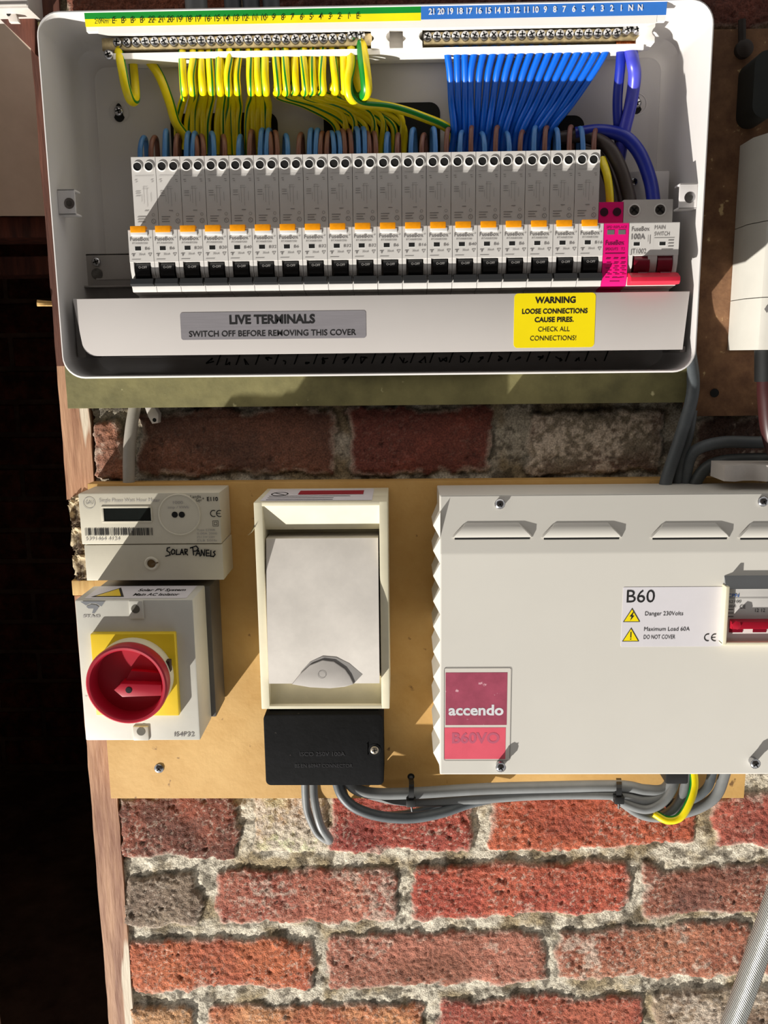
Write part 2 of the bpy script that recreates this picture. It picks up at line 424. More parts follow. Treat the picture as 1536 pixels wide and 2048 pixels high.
    Mc = Mc*(.7+.6*n3)[..., None]
    C = C*inside[..., None]+Mc*(1-inside)[..., None]
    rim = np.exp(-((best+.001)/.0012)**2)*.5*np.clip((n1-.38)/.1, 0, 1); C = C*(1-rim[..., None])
    up = np.clip((ZZ-Z(768, 965, 0))/.01, 0, 1)[..., None]; mort_dark = L3((120, 108, 96))*.55      # mortar darker above the lower board
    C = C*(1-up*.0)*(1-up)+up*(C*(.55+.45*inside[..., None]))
    me = bpy.data.meshes.new('wall_front'); nv = nx*nz
    co = np.stack([XX, -H, ZZ], -1).reshape(-1, 3).astype(np.float32)
    me.vertices.add(nv); me.vertices.foreach_set('co', co.ravel())
    ii, jj = np.meshgrid(np.arange(nz-1), np.arange(nx-1), indexing='ij'); a = (ii*nx+jj).ravel()
    q = np.stack([a, a+1, a+1+nx, a+nx], 1).astype(np.int32)
    ef = edge.ravel(); q = q[ef[q].min(1) > .12]
    me.loops.add(q.size); me.loops.foreach_set('vertex_index', q.ravel())
    me.polygons.add(len(q)); me.polygons.foreach_set('loop_start', np.arange(0, q.size, 4, dtype=np.int32))
    me.update(calc_edges=True); me.polygons.foreach_set('use_smooth', np.ones(len(q), bool))
    at = me.color_attributes.new('Col', 'FLOAT_COLOR', 'POINT')
    at.data.foreach_set('color', np.concatenate([np.clip(C, 0, 1).reshape(-1, 3), np.ones((nv, 1))], 1).astype(np.float32).ravel())
    m = bpy.data.materials.new('brick_and_mortar'); m.use_nodes = True; N = m.node_tree.nodes; L = m.node_tree.links; b = N['Principled BSDF']
    b.inputs['Roughness'].default_value = .9
    va = N.new('ShaderNodeVertexColor'); va.layer_name = 'Col'
    tc = N.new('ShaderNodeTexCoord'); nz1 = N.new('ShaderNodeTexNoise'); nz1.inputs['Scale'].default_value = 700; nz1.inputs['Detail'].default_value = 4
    L.new(tc.outputs['Object'], nz1.inputs['Vector'])
    mr = N.new('ShaderNodeMapRange'); mr.inputs['From Min'].default_value = .3; mr.inputs['From Max'].default_value = .7; mr.inputs['To Min'].default_value = .55; mr.inputs['To Max'].default_value = 1.35
    L.new(nz1.outputs['Fac'], mr.inputs['Value'])
    mx = N.new('ShaderNodeVectorMath'); mx.operation = 'SCALE'; L.new(va.outputs[0], mx.inputs[0]); L.new(mr.outputs[0], mx.inputs['Scale']); L.new(mx.outputs[0], b.inputs['Base Color'])
    bp = N.new('ShaderNodeBump'); bp.inputs['Strength'].default_value = .7; bp.inputs['Distance'].default_value = .0012
    L.new(nz1.outputs['Fac'], bp.inputs['Height']); L.new(bp.outputs[0], b.inputs['Normal'])
    me.materials.append(m)
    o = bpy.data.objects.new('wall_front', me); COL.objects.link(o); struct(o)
brick_wall()

# dark space to the left of the wall
VX0, VX1 = -1.25, X(238, 1800, 0)-.004
ZF, ZC = Z(768, 2230, 0)-.3, CAMZ+.62
b = MB(); b.box(-1.6, 2.2, 1.60, 1.65, .35, 3.3); struct(b.build('wall_added_blocker', mat('added_blocker_dark', (84, 74, 66), .9)))  # unseen wall added behind the camera to dim the frontal ambient light
b = MB(); b.box(VX0, .7, -1.35, -1.30, ZF, ZC); struct(b.build('wall_back', M_void))
b = MB(); b.box(VX0-.05, VX0, -1.30, -.02, ZF, ZC); struct(b.build('wall_left', M_void))
b = MB(); b.box(VX1+.02, VX1+.07, -1.30, -.055, ZF, ZC); struct(b.build('wall_right', M_void))
b = MB(); b.box(VX0, VX1+.02, -1.30, -.02, ZF-.04, ZF); struct(b.build('floor', M_void))
b = MB(); b.box(VX0, VX1+.02, -1.30, -.02, ZC, ZC+.04); struct(b.build('ceiling', M_void))
# unseen jamb added left of the opening to block sun and ambient
xj = X(0, 1024, 0)-.075
b = MB(); b.box(VX0-.05, xj, -.05, -.02, ZF, ZC); b.box(VX0-.05, xj+.035, -.030, -.01, Z(768, 900, 0), ZC); struct(b.build('trim_4', M_void))
# courses on the far wall, seen faintly
b = MB()
for r in range(22):
    z = ZF+.02+r*.078
    for c in range(8):
        x = -1.25+(c+(r % 2)*.5)*.225
        if x+.215 > -.2: continue
        b.box(x, x+.213, -1.30, -1.294+random.uniform(-.002, .002), z, z+.066, .002, mi=0, seg=1)
struct(b.build('wall_far', mat('sooty_brick', (170, 96, 74), .9, vscale=14, rgb2=(90, 58, 46), bump=.5, bscale=60)))
# sloping plaster soffit upper left and timbers beneath it
p = [W(-120, 10, -.04), W(80, 10, -.04), W(150, 432, -.13), W(-120, 432, -.13)]
b = MB(); up = Vector((0, .01, .02))
b.add([*p, *[q+up for q in p]], [[0, 1, 2, 3], [7, 6, 5, 4], [0, 4, 5, 1], [1, 5, 6, 2], [2, 6, 7, 3], [3, 7, 4, 0]])
struct(b.build('trim_1', M_plaster))
for i, (ya, yb, dd) in enumerate(((432, 476, -.14), (512, 550, -.24))):
    b = MB(); b.box(-1.2, VX1, dd-.05, dd, Z(50, yb, dd), Z(50, ya, dd), .003); struct(b.build('trim_%d' % (i+2), M_woodd))

# ================================================================== BOARDS AND TIMBER
DB = .020       # face of the lower board
DU = .030       # face of the green board
bx0, bx1 = X(221, 1590, DB), X(1489, 1585, DB)
b = MB(); b.box(bx0, bx1, .0045, DB, Z(700, 1597, DB), Z(600, 964, DB), .0008)
o = b.build('fibreboard_panel', M_board); tag(o, 'tan fibreboard backing panel screwed to the brick behind the lower meters and boxes', 'board')
gx0, gx1 = X(133, 790, DU), X(1374, 790, DU)
b = MB(); b.box(gx0, gx1, .013, DU, Z(760, 811, DU), Z(760, 30, DU), .0008)
tag(b.build('painted_board', M_green_b), 'mossy green-painted board behind and just below the big open fuse box', 'board')
cx0 = X(1382, 700, .018)
b = MB(); b.box(cx0, .60, .004, .018, Z(1450, 832, .018), Z(1450, 58, .018), .0008)
ch = b.build('chipboard_panel', M_chip); tag(ch, 'rough brown chipboard panel behind the white meter at the right edge', 'board')
b = MB(); c = W(1429, 786, .0183); b.lathe(c, [(.0033, -.002), (.0036, .0003), (.0001, .0004)], 16); b.build('drilled_hole', M_hole, ch)
c = W(1492, 433, .0183)

px0, px1 = X(119, 810, .002), X(177, 810, .002)
def rough_post(name, z0, z1, d, mt, seed, x0=px0, x1=px1, back=-.05):
    rnd = random.Random(seed); n = 26; vs = []; fs = []; ms_ = []
    for i in range(n+1):
        z = z0+(z1-z0)*i/n
        j = [rnd.uniform(-.0005, .0005) for _ in range(4)]
        vs += [(x0+j[0], -d+j[2]*.4, z), (x1+j[1], -d+j[3]*.4, z), (x1+j[1], -back, z), (x0+j[0], -back, z)]
    for i in range(n):
        for k in range(4):
            ms_.append(1 if z0+(z1-z0)*(i+.5)/n > Z(120, 748, .002) else 0); fs.append([i*4+k, i*4+(k+1) % 4, (i+1)*4+(k+1) % 4, (i+1)*4+k])
    fs += [[3, 2, 1, 0], [n*4, n*4+1, n*4+2, n*4+3]]
    ms_ += [0, 0]; m = MB(); m.add(vs, fs, ms_); return m.build(name, [mt, M_woodbr], smooth=20)
zA, zB_ = Z(150, 1003, .012), Z(150, 1172, .012)
tag(rough_post('timber_post', zA, Z(90, -90, .012), .002, M_wood, 3), 'upper weathered timber upright with flaking paint, running up behind the fuse box', 'post')
tag(rough_post('timber_post', Z(160, 2230, .012), zB_-.012, .002, M_wood, 4), 'lower brown-stained timber upright running down from behind the red rotary switch', 'post')
b = MB(); b.box(px0-.001, px1+.004, -.02, .0045, zB_-.011, zB_+.003, .001)
tag(b.build('wood_block', M_woody), 'small pale raw wood block between meter and rotary switch at left edge', 'wood')
# crumbly mortar between the two uprights
def lump(x0, x1, z0, z1, d0, d1, seed, mt, name, n=14):
    rnd = random.Random(seed); bm_ = bmesh.new(); bmesh.ops.create_icosphere(bm_, subdivisions=5, radius=1)
    for v in bm_.verts:
        p = v.co.normalized(); q = Vector([math.copysign(abs(k)**.45, k) for k in p])
        from mathutils import noise
        s = 1+.20*noise.fractal(p*3+Vector((seed, 0, 0)), .6, 2, 5)+.08*noise.noise(p*14)
        q *= s
        v.co = Vector(((x0+x1)/2+q.x*(x1-x0)/2, -(d0+d1)/2+q.y*(d1-d0)/2, (z0+z1)/2+q.z*(z1-z0)/2))
    m = MB(); m.bm(bm_); return m.build(name, mt, smooth=60)
M_mort = mat('crumbly_mortar', (214, 196, 162), .95, vscale=60, rgb2=(70, 54, 38), mixpos=(.42, .58), bump=1, bscale=180)
zz = [zB_+.001, zB_+(zA-zB_)*.34, zB_+(zA-zB_)*.66, zA-.001]
for i in range(3):
    o = lump(px0+.002, px1+.004, zz[i], zz[i+1]+.004, -.02, .006, 11+i, M_mort, 'mortar_chunk')
    tag(o, ['crumbled mortar chunk left of the meter, lowest of three', 'crumbled mortar chunk left of the meter, middle of three', 'crumbled mortar chunk left of the meter, top of three'][i], 'mortar', 'mortar chunks between the timber uprights')
b = MB(); c = W(92, 607, .002); b.tube([c+Vector((.004, .004, 0)), c+Vector((-.002, -.002, 0)), c+Vector((-.006, -.003, .0003))], [.0022, .0028], 10)
tag(b.build('wooden_dowel', M_woody), 'small cream dowel end sticking out of the timber upright beside the fuse box', 'dowel')

# ================================================================== OPEN FUSE BOX
DR, DBK = .103, DU
ex0, ex1 = X(97, 380, DR), X(1411, 380, DR); ez0, ez1 = Z(766, 751, DR), Z(766, 8, DR)
cu = thing('fuse_box', 'large white open-fronted steel fuse box with its lid removed', 'fuse box', ((ex0+ex1)/2, -DBK, ez0))
b = MB(); rings = [(0, DBK+.0005, .016), (0, DR-.0012, .016), (.0004, DR-.0003, .016), (.0012, DR, .0152), (.0016, DR-.0006, .015), (.0018, .046, .015), (.0035, .038, .014), (.008, .0335, .012), (.013, .0322, .010), (.0145, .0328, .01), (.0155, .0322, .01)]
L = [rr(ex0+o_, ex1-o_, ez0+o_, ez1-o_, r_c, 8) for o_, d_, r_c in rings]; nn = len(L[0]); vs = []; fs = []
for (o_, d_, _), lp in zip(rings, L): vs += [(p_[0], -d_, p_[1]) for p_ in lp]
for i in range(len(rings)-1):
    for k in range(nn): fs.append([i*nn+k, i*nn+(k+1) % nn, (i+1)*nn+(k+1) % nn, (i+1)*nn+k])
fs.append([(len(rings)-1)*nn+k for k in range(nn)]); fs.append([k for k in range(nn)][::-1])
b.add(vs, fs); b.build('enclosure', M_metalwhite, cu)
# bent fixing tabs on the side walls
for (pa, pb, ya, yb, nm) in ((103, 150, 378, 430, 0), (1358, 1402, 366, 418, 1)):
    d = .092; xa, xb = X(pa, 400, d), X(pb, 400, d); za, zb = Z((pa+pb)/2, yb, d), Z((pa+pb)/2, ya, d)
    if nm == 0: xa = ex0+.0017
    else: xb = ex1-.0017
    b = MB(); b.box(xa, xb, d-.0015, d, za, zb, .0006); b.box(xa, xb, d-.012, d, zb-.0015, zb, .0006); b.box(xa, xb, d-.012, d, za, za+.0015, .0006)
    t = b.build('fixing_tab', M_tabwhite, cu)
    b = MB(); cx = (xa+xb)/2+(.002 if nm == 0 else .001); cz = (za+zb)/2-.001
    b.ring(cx, cz, .0022, .0038, d+.0002, mi=0); b.disc(cx, cz, .0022, d+.0004, mi=1)
    b.build('screw_hole', [M_zinc, M_steel], t)
# keyhole fixings in the back
for (pa, pb) in ((238, 224), (1273, 208)):
    c = W(pa, pb, .0326); b = MB(); b.prism([(c.x+.0042*math.cos(t)*(1 if math.sin(t) < 0 else .72), c.z-.0022+(.005 if math.sin(t) < 0 else .0085)*math.sin(t)) for t in np.linspace(0, 2*math.pi, 21)[:-1]], .0320, .0328)
    k = b.build('keyhole_slot', M_hole, cu)
    b = MB(); b.ring(c.x, c.z, .0075, .0081, .03265); b.build('pressed_ring', M_metalwhite, cu)
    b = MB(); cross_screw(b, c+Vector((0, -.0004, .0005)), .0036, .0022); b.build('fixing_screw', [M_zinc, M_hole], k)
# black cable entry openings
for (a, e, y0, y1) in ((342, 556, 226, 330), (648, 880, 206, 330), (985, 1168, 232, 330)):
    b = MB(); b.rrect(X(a, 270, .033), X(e, 270, .033), Z((a+e)/2, y1, .033), Z((a+e)/2, y0, .033), .008, .0315, .0332); b.build('cable_entry', M_hole, cu)
# mounting rail
b = MB(); zr0, zr1 = Z(250, 575, .045), Z(250, 506, .045); xr0, xr1 = X(168, 540, .045), X(1382, 540, .045)
b.box(xr0, xr1, .0425, .0440, zr0, zr1, .0005); b.box(xr0, xr1, .0325, .044, zr1-.0012, zr1); b.box(xr0, xr1, .0325, .052, zr0, zr0+.0012); b.box(xr0+.01, xr1-.01, .044, .0475, zr0+.006, zr0+.007)
rl = b.build('mounting_rail', mat('zinc_rail', (176, 172, 168), .35, .6, var=.05), cu)
b = MB(); c = W(193, 524, .0441); cross_screw(b, c, .0036, .0022); b.build('rail_screw', [M_zinc, M_hole], rl)
b = MB(); c = W(194, 548, .0441); b.disc(c.x, c.z, .0044, .0445); b.build('rail_hole', M_steel, rl)
b = MB(); b.box(X(1256, 380, .045), X(1338, 380, .045), .033, .045, Z(1296, 402, .045), Z(1296, 342, .045), .0012); bk = b.build('metal_bracket', M_tabwhite, cu)
b = MB(); cross_screw(b, W(1268, 364, .0452), .003, .002); b.build('bracket_screw', [M_zinc, M_hole], bk)
# handwritten numbers along the bottom
b = MB(); rnd = random.Random(5); dh = .0335
for i, x in enumerate(np.linspace(432, 1206, 21)):
    z_ = lambda yy: Z(x, yy, dh)
    yb_ = 728 - (x-432)*.008
    k = 1.0
    b.line((X(x+10, 712, dh), z_(yb_-20)), (X(x-3, 740, dh), z_(yb_+14)), .0011, dh)
    s = X(x+1, 700, dh)-X(x, 700, dh)
    cx_, cz_ = X(x-12, 720, dh), z_(yb_-2)
    pts = [(cx_+s*rnd.uniform(-9, 9), cz_+s*rnd.uniform(-11, 11)) for _ in range(5)]
    for a, e in zip(pts, pts[1:]): b.line(a, e, .0011, dh)
b.build('handwritten_marks', M_ink, cu, label='black marker scribbled circuit numbers')

# ---------------- terminal carrier
zc = lambda y, d=.08: Z(752, y, d)
tx0, tx1 = X(181, 40, .09), X(1323, 30, .09)
car = thing('terminal_carrier', 'long white plastic terminal carrier with colour marker strips across top of fuse box', 'carrier', ((tx0+tx1)/2, -.033, zc(110)))
DT = .1018
b = MB()
b.prism([(.033, zc(12.5, DT)), (DT, zc(12.5, DT)), (DT-.002, zc(55, DT)), (.056, zc(61, .06)+.0), (.056, zc(98, .056)), (.070, zc(97, .07)), (.070, zc(109, .07)), (.064, zc(112, .064)), (.033, zc(112, .05))], 0, 0, 0, 0, 'DZ', tx0+.008, tx1-.006)
b.prism([(DT-.004, zc(12.5, DT)), (DT, zc(12.5, DT)), (DT-.002, zc(50, DT)), (DT-.006, zc(50, DT))], 0, 0, 0, 0, 'DZ', tx0, tx1)
b.build('carrier_rail', M_carrier, car)
def sl(y): return DT-.002*(y-14)/46+.0003
def strip(x0, x1, y0, y1, mt, nm, par=car):
    m = MB(); za, zb = zc(y0, DT), zc(y1, DT)
    m.add([(x0, -sl(y0)-.0001, za), (x1, -sl(y0)-.0001, za), (x1, -sl(y1)-.0001, zb), (x0, -sl(y1)-.0001, zb)], [[0, 1, 2, 3]])
    return m.build(nm, mt, par)
xm = X(842, 30, DT)
s1 = strip(tx0, xm, 13.5, 27, M_green, 'green_marker_strip'); s2 = strip(tx0, xm, 27, 42, M_yel, 'yellow_marker_strip'); s3 = strip(xm, tx1, 12.5, 40, M_bluel, 'blue_marker_strip')
EB = [233+18.8*i for i in range(27)]; NBX = [855+18.95*i for i in range(23)]
el = ['E', 'B', 'B', 'B']+[str(k) for k in range(22, 0, -1)]+['E']
nl = [str(k) for k in range(21, 0, -1)]+['N', 'N']
b = MB(); d = DT+.0004; hcap = .0036; q = 1/2.87/1000
for x, t in zip(EB, el):
    b.tc(t, X(x-6, 40, d), zc(37, DT), d, .0036, bold=.012, asp=.86)
xx = X(186, 40, d); b.txt('2.0Nm', xx+.001, xx+.0105, zc(37, DT), d, .003)
b.build('terminal_numbers', M_ink, s2)
b = MB()
for x, t in zip(NBX, nl):
    b.tc(t, X(x+8, 30, d), zc(31.5, DT), d, .0037, bold=.03, asp=.86)
b.build('terminal_numbers', mat('bright_white_print', (250, 250, 250), .5), s3)
for (a, e) in ((742, 779), (806, 845), (1276, 1310)):
    xa, xb = X(a, 75, .074), X(e, 75, .074); w = xb-xa; z0, z1 = zc(94, .074), zc(53, .074); h = z1-z0
    left = []; right = []
    for k in range(9):
        t = k/8; inn = .18*w*max(0, 1-((t-.5)/.25)**2)
        right.append((xb-inn, z0+h*t)); left.append((xa+inn, z0+h*t))
    b = MB(); b.prism(right+left[::-1], .056, .074, .0006); b.build('retaining_clip', M_carrier, car)
def termbar(xs, name, label, px_a, px_b):
    xa, xb = X(px_a, 78, .068), X(px_b, 78, .068); z0, z1 = zc(91, .068), zc(66, .068)
    t = thing(name, label, 'terminal bar', ((xa+xb)/2, -.056, z0))
    b = MB(); b.box(xa, xb, .0565, .068, z0, z1, .0004)
    b.build('brass_bar', M_brass, t)
    b = MB()
    for i, x in enumerate(xs):
        c = Vector((X(x, 72, .07), -.068, zc(74, .07)+(.0012 if i > len(xs)-3 else 0)))
        m = MB(); cross_screw(m, c, .0034, .0026 if i <= len(xs)-3 else .005, rot=random.uniform(0, 1.5)); m.build('terminal_screw', [M_zinc, M_hole], t)
    return t
termbar(EB, 'earth_terminal_bar', 'brass earth terminal bar under the green and yellow marker strip', 203, 744)
termbar(NBX, 'neutral_terminal_bar', 'brass neutral terminal bar under the blue marker strip', 847, 1277)
b = MB(); cross_screw(b, Vector((X(216, 99, .071), -.0702, zc(99, .071))), .0035, .002); b.build('carrier_screw', [M_zinc, M_hole], car)

# ---------------- earth wires
ONES = 'zero one two three four five six seven eight nine ten eleven twelve thirteen fourteen fifteen sixteen seventeen eighteen nineteen twenty'.split()
def word(t): k = int(t); return ONES[k] if k <= 20 else 'twenty-'+ONES[k-20]
ORD = 'first second third fourth fifth sixth seventh eighth ninth tenth eleventh twelfth thirteenth fourteenth fifteenth sixteenth seventeenth eighteenth last'.split()
def wire(name, pts, r, mats, label, cat, group=None, stripe=None, twist=0, seg=12, n=8):
    m = MB(); m.tube([W(*p_) for p_ in pts], r, seg, 0, n, stripe, twist)
    o = m.build(name, mats, smooth=60)
    return tag(o, label, cat, group)
GY = [M_wy, M_wg]
rnd = random.Random(12)
for i in range(7, 25):
    x = EB[i]; left = i < 17
    fan = [352+(i-7)*20 if left else 668+(i-17)*19][0]
    j = rnd.uniform(-4, 4); k = rnd.uniform(-6, 5); dd = rnd.uniform(-.001, .003)
    st = (rnd.choice([0, 1, 2, 9, 10, 11, 5]),); st = (st[0], (st[0]+6) % 12)
    wire('earth_wire', [(x, 90, .062), (x+j, 112, .0645+dd), (x+k, 150, .066+dd), (x+k+2, 180, .062+dd), (x+k+3, 192, .053), ((x+fan)/2+4, 212, .042), (fan+3, 250, .036), (fan+5, 310, .034)], .0028, GY,
         'thin green and yellow earth wire clamped under terminal marked '+word(el[i])+' on the earth bar', 'wire', 'earth wires from the earth bar', st, rnd.uniform(-2.5, 2.5))
    if i % 3 != 1 and i < 24:
        x2 = x+8; wire('earth_wire', [(x2, 92, .059), (x2+j*.6, 120, .061), (x2-k*.6, 160, .0605), (x2+1, 184, .056), (fan+14, 225, .040), (fan+16, 310, .034)], .0024, GY,
             'second green and yellow earth wire tucked just behind the one at terminal '+word(el[i]), 'wire', 'earth wires from the earth bar', (3, 9), rnd.uniform(-2, 2))
wire('earth_wire', [(236, 92, .063), (243, 130, .070), (252, 175, .069), (262, 201, .063), (271, 196, .055), (268, 150, .050), (264, 105, .048)], .0034, GY, 'thick green and yellow earth wire looping back under the leftmost earth terminal', 'wire', None, (3, 4, 9, 2), .3)
wire('earth_wire', [(290, 110, .048), (318, 150, .046), (338, 200, .044), (352, 245, .042), (372, 275, .038), (372, 300, .036)], .0036, GY, 'thick shaded green and yellow earth wire running down beside the left keyhole screw', 'wire', None, (3, 9), .6)
wire('earth_wire', [(703, 92, .064), (702, 130, .069), (696, 165, .070), (700, 193, .066), (722, 208, .058), (780, 214, .052), (840, 232, .048), (900, 260, .042), (908, 300, .037)], .0034, GY, 'thick green and yellow earth wire at earth terminal 1 sweeping right above the breakers', 'wire', None, (8, 9), .9)
wire('earth_wire', [(722, 84, .064), (727, 120, .071), (732, 160, .071), (732, 184, .066), (722, 190, .056), (712, 160, .049), (712, 110, .047)], .0042, GY, 'thick green and yellow earth wire looping back under the last earth terminal marked E', 'wire', None, (0, 1, 2, 7), .4)
b = MB(); c = W(704, 96, .0655)
for k in range(5): b.tube([c+Vector((random.uniform(-.003, .003), 0, .002)), c+Vector((random.uniform(-.002, .002), -.001, -.002))], .0007, 6)
tag(b.build('copper_strands', M_copper), 'bare copper strands showing at earth terminal 1', 'copper strands')

# ---------------- neutral wires
for i in range(2, 20):
    x = NBX[i]; k = (i-2)/17
    xb = 908+k*190; mid = x+(xb-x)*.33
    if i < 5: m1 = x+7-(i-2)*4
    else: m1 = x-4-k*26
    wire('neutral_wire', [(x, 92, .062), (x+(2 if i < 4 else -1-k*5), 108, .062), (m1, 148, .057), ((m1+xb)/2-1+k*5, 205, .047), (xb+k*4, 262, .042+.002*(i % 3)), (xb-5, 310, .037)], .0025, M_wb,
         'bright blue neutral wire clamped under terminal marked '+word(nl[i])+' on the neutral bar', 'wire', 'blue neutral wires fanning down from the neutral bar')
    b = MB(); b.tube([W(x, 88, .0625), W(x, 97, .0625)], .0014, 8)
wire('neutral_cable', [(1243, 94, .062), (1241, 130, .060), (1235, 200, .050), (1237, 262, .042), (1240, 300, .037)], .0037, M_wnavy, 'dark blue thick neutral cable, left of the two at the right end of neutral bar', 'cable')
wire('neutral_cable', [(1260, 96, .064), (1266, 125, .066), (1269, 155, .060), (1262, 205, .050), (1248, 265, .046), (1238, 320, .042)], .0047, M_wviolet, 'violet-blue thick neutral cable, right of the two at the right end of neutral bar', 'cable')
for x in (1242, 1262):
    b = MB(); c = W(x, 92, .066)
    for k in range(7): b.tube([c+Vector((-.003+.001*k, 0, .003)), c+Vector((-.0025+.0008*k, -.0012, -.0012))], .0008, 6)
    tag(b.build('copper_strands', M_copper), 'bare copper strands on the '+('left' if x < 1250 else 'right')+' thick blue neutral cable under the bar', 'copper strands')

# ---------------- RCBO row
DN, DBD = .099, .081
rx0, rx1 = X(257.5, 500, DN), X(1206.5, 489, DN); RW = (rx1-rx0)/19
zn = lambda y, d=DN: Z(284, y, d)
ZT, ZNt, ZR1, ZR2, ZBt = zn(314, DBD), zn(459), zn(524), zn(566), zn(584, DN-.004)
def module_body(b, x0, x1, ztop, mi=0, cheeks=.0026, recess=True):
    g = .00018
    x0 += g; x1 -= g
    prof = [(.046, ztop), (DBD, ztop), (DBD, ZNt), (DN-.0005, ZNt), (DN, ZNt-.0005), (DN, ZR1)]
    if recess: prof += [(DN-.003, ZR1-.0004), (DN-.009, ZR1-.002), (DN-.009, ZR2), (DN-.001, ZR2)]
    prof += [(DN-.001, ZR2-.0006), (DN-.0035, ZBt), (DBD, ZBt-.002), (DBD, ZBt-.03), (.046, ZBt-.03)]
    b.prism(prof, 0, 0, 0, mi, 'DZ', x0, x1)
    if recess:
        for a, c in ((x0, x0+cheeks), (x1-cheeks, x1)):
            b.prism([(DN-.010, ZR1+.0005), (DN-.0004, ZR1+.0005), (DN-.0012, ZR1-.006), (DN-.004, ZR2+.002), (DN-.0028, ZR2-.0003), (DN-.010, ZR2-.0003)], 0, 0, 0, mi, 'DZ', a, c)
def schem(b, x0, w, mi=0):
    u = lambda f: x0+f*w
    dd = DBD+.0003
    for k, (a, e, y) in enumerate(((.12, .9, 352), (.42, .62, 374), (.40, .66, 378))): b.line((u(a), zn(y, DBD)), (u(e), zn(y, DBD)), .00015, dd, mi)
    for f, y0, y1 in ((.45, 374, 408), (.58, 378, 414), (.74, 386, 404), (.36, 390, 404)): b.line((u(f), zn(y0, DBD)), (u(f), zn(y1, DBD)), .00015, dd, mi)
    for y in (383, 387, 392): b.line((u(.12), zn(y, DBD)), (u(.32), zn(y, DBD)), .0003, dd, mi)
    b.line((u(.45), zn(422, DBD)), (u(.62), zn(422, DBD)), .0004, dd, mi)
    for y, e in ((434, .50), (439, .42), (444, .46)): b.line((u(.14), zn(y, DBD)), (u(e), zn(y, DBD)), .00045, dd, mi)
    b.ring(u(.80), zn(443, DBD), .0014, .0017, dd, 16, mi); b.ring(u(.80), zn(430, DBD), .0009, .0011, dd, 12, mi)
    b.line((u(.76), zn(440, DBD)), (u(.83), zn(446, DBD)), .0002, dd, mi)
    for f in (.16, .82): b.line((u(f-.05), zn(360, DBD)), (u(f+.05), zn(360, DBD)), .0003, dd, mi); b.line((u(f-.02), zn(364, DBD)), (u(f+.06), zn(364, DBD)), .0003, dd, mi)

RL = ['B6', 'B6', 'B20', 'B20', 'B40', 'B32', 'B6', 'B32', 'B32', 'B32', 'B6', 'B16', 'B6', 'B40', 'B6', 'B6', 'B6', 'B6', 'B16']
base0 = Vector((rx0+RW/2, -.046, ZBt-.03))
r0 = thing('circuit_breaker', 'tmp', 'breaker', base0, 'circuit breakers in the row')
b = MB(); module_body(b, rx0, rx0+RW, ZT); body0 = b.build('body', M_dev, r0, smooth=25)
u = lambda f: rx0+f*RW
for f in (.26, .73):
    b = MB(); c = Vector((u(f), -DBD, zn(333, DBD)))
    b.lathe(c, [(.0036, -.0002), (.0036, .0006), (.0031, .0008), (.0029, .0003)], 20, 0, close=False)
    b.disc(c.x, c.z, .0030, DBD+.0003, mi=1)
    b.build('terminal_port', [M_devlight, M_hole], r0)
b = MB(); b.box(u(.12), u(.74), DN-.004, DN+.0012, ZNt-.0022, ZNt+.0024, .0006); b.build('test_button', M_orange, r0)
b = MB(); b.box(u(.14), u(.80), DN-.004, DN+.0008, ZNt-.0046, ZNt-.0016, .0004); b.build('button_surround', M_devlight, r0)
b = MB(); b.box(u(.26), u(.50), DN-.001, DN+.0001, zn(501), zn(493), 0, 1); b.box(u(.24), u(.53), DN-.001, DN+.00005, zn(502.5), zn(492.5), 0, 0); b.build('status_window', [M_devlight, M_hole], r0)
def lever(mb, x0, x1, xl0, xl1, mi=0):
    pr = []
    for k in range(8):
        t = k/7; a = math.radians(70-110*t)
        pr.append((DN-.0085+.0085*math.cos(a)**.7 if math.cos(a) > 0 else DN-.0085, (ZR1+ZR2)/2+.0010+math.sin(a)*(ZR1-ZR2)*.52))
    mb.prism([(DN-.009, pr[0][1])]+pr+[(DN-.009, pr[-1][1])], 0, 0, 0, mi, 'DZ', x0, x1)
    zt, zb_ = zn(558), zn(573)
    mb.prism([(DN-.004, zt+.001), (DN+.002, zt), (DN+.0045, zb_+.0015), (DN+.003, zb_), (DN-.004, zb_)], 0, 0, 0, mi, 'DZ', xl0, xl1)
b = MB(); lever(b, u(.24), u(.80), u(.05), u(.96)); tg = b.build('toggle', M_black, r0, smooth=25)
b = MB(); b.txt('O-OFF', u(.36), u(.70), zn(537), DN+.0004, .0016); b.build('toggle_marking', M_lightprint, tg)
b = MB(); dd = DN+.0002
b.txt('FuseBox', u(.08), u(.84), zn(482), dd, .0027, bold=.01); b.ring(u(.90), zn(476), .0003, .0005, dd, 10)
b.txt('RTA06B3206', u(.16), u(.78), zn(488.5), dd, .0012)
b.txt('30mA', u(.40), u(.66), zn(511), dd, .0014)
b.line((u(.10), zn(508)), (u(.26), zn(508)), .0004, dd); b.line((u(.14), zn(511)), (u(.22), zn(511)), .0004, dd); b.line((u(.18), zn(508)), (u(.18), zn(514)), .0003, dd)
b.line((u(.78), zn(507)), (u(.86), zn(513)), .0003, dd); b.line((u(.92), zn(507)), (u(.85), zn(513)), .0003, dd); b.line((u(.78), zn(507)), (u(.92), zn(507)), .0003, dd)
b.line((u(.10), zn(519)), (u(.46), zn(519)), .0003, dd)
schem(b, rx0, RW)
b.build('printed_marking', M_greyprint, r0)
kids = list(r0.children)
ratemesh = {}
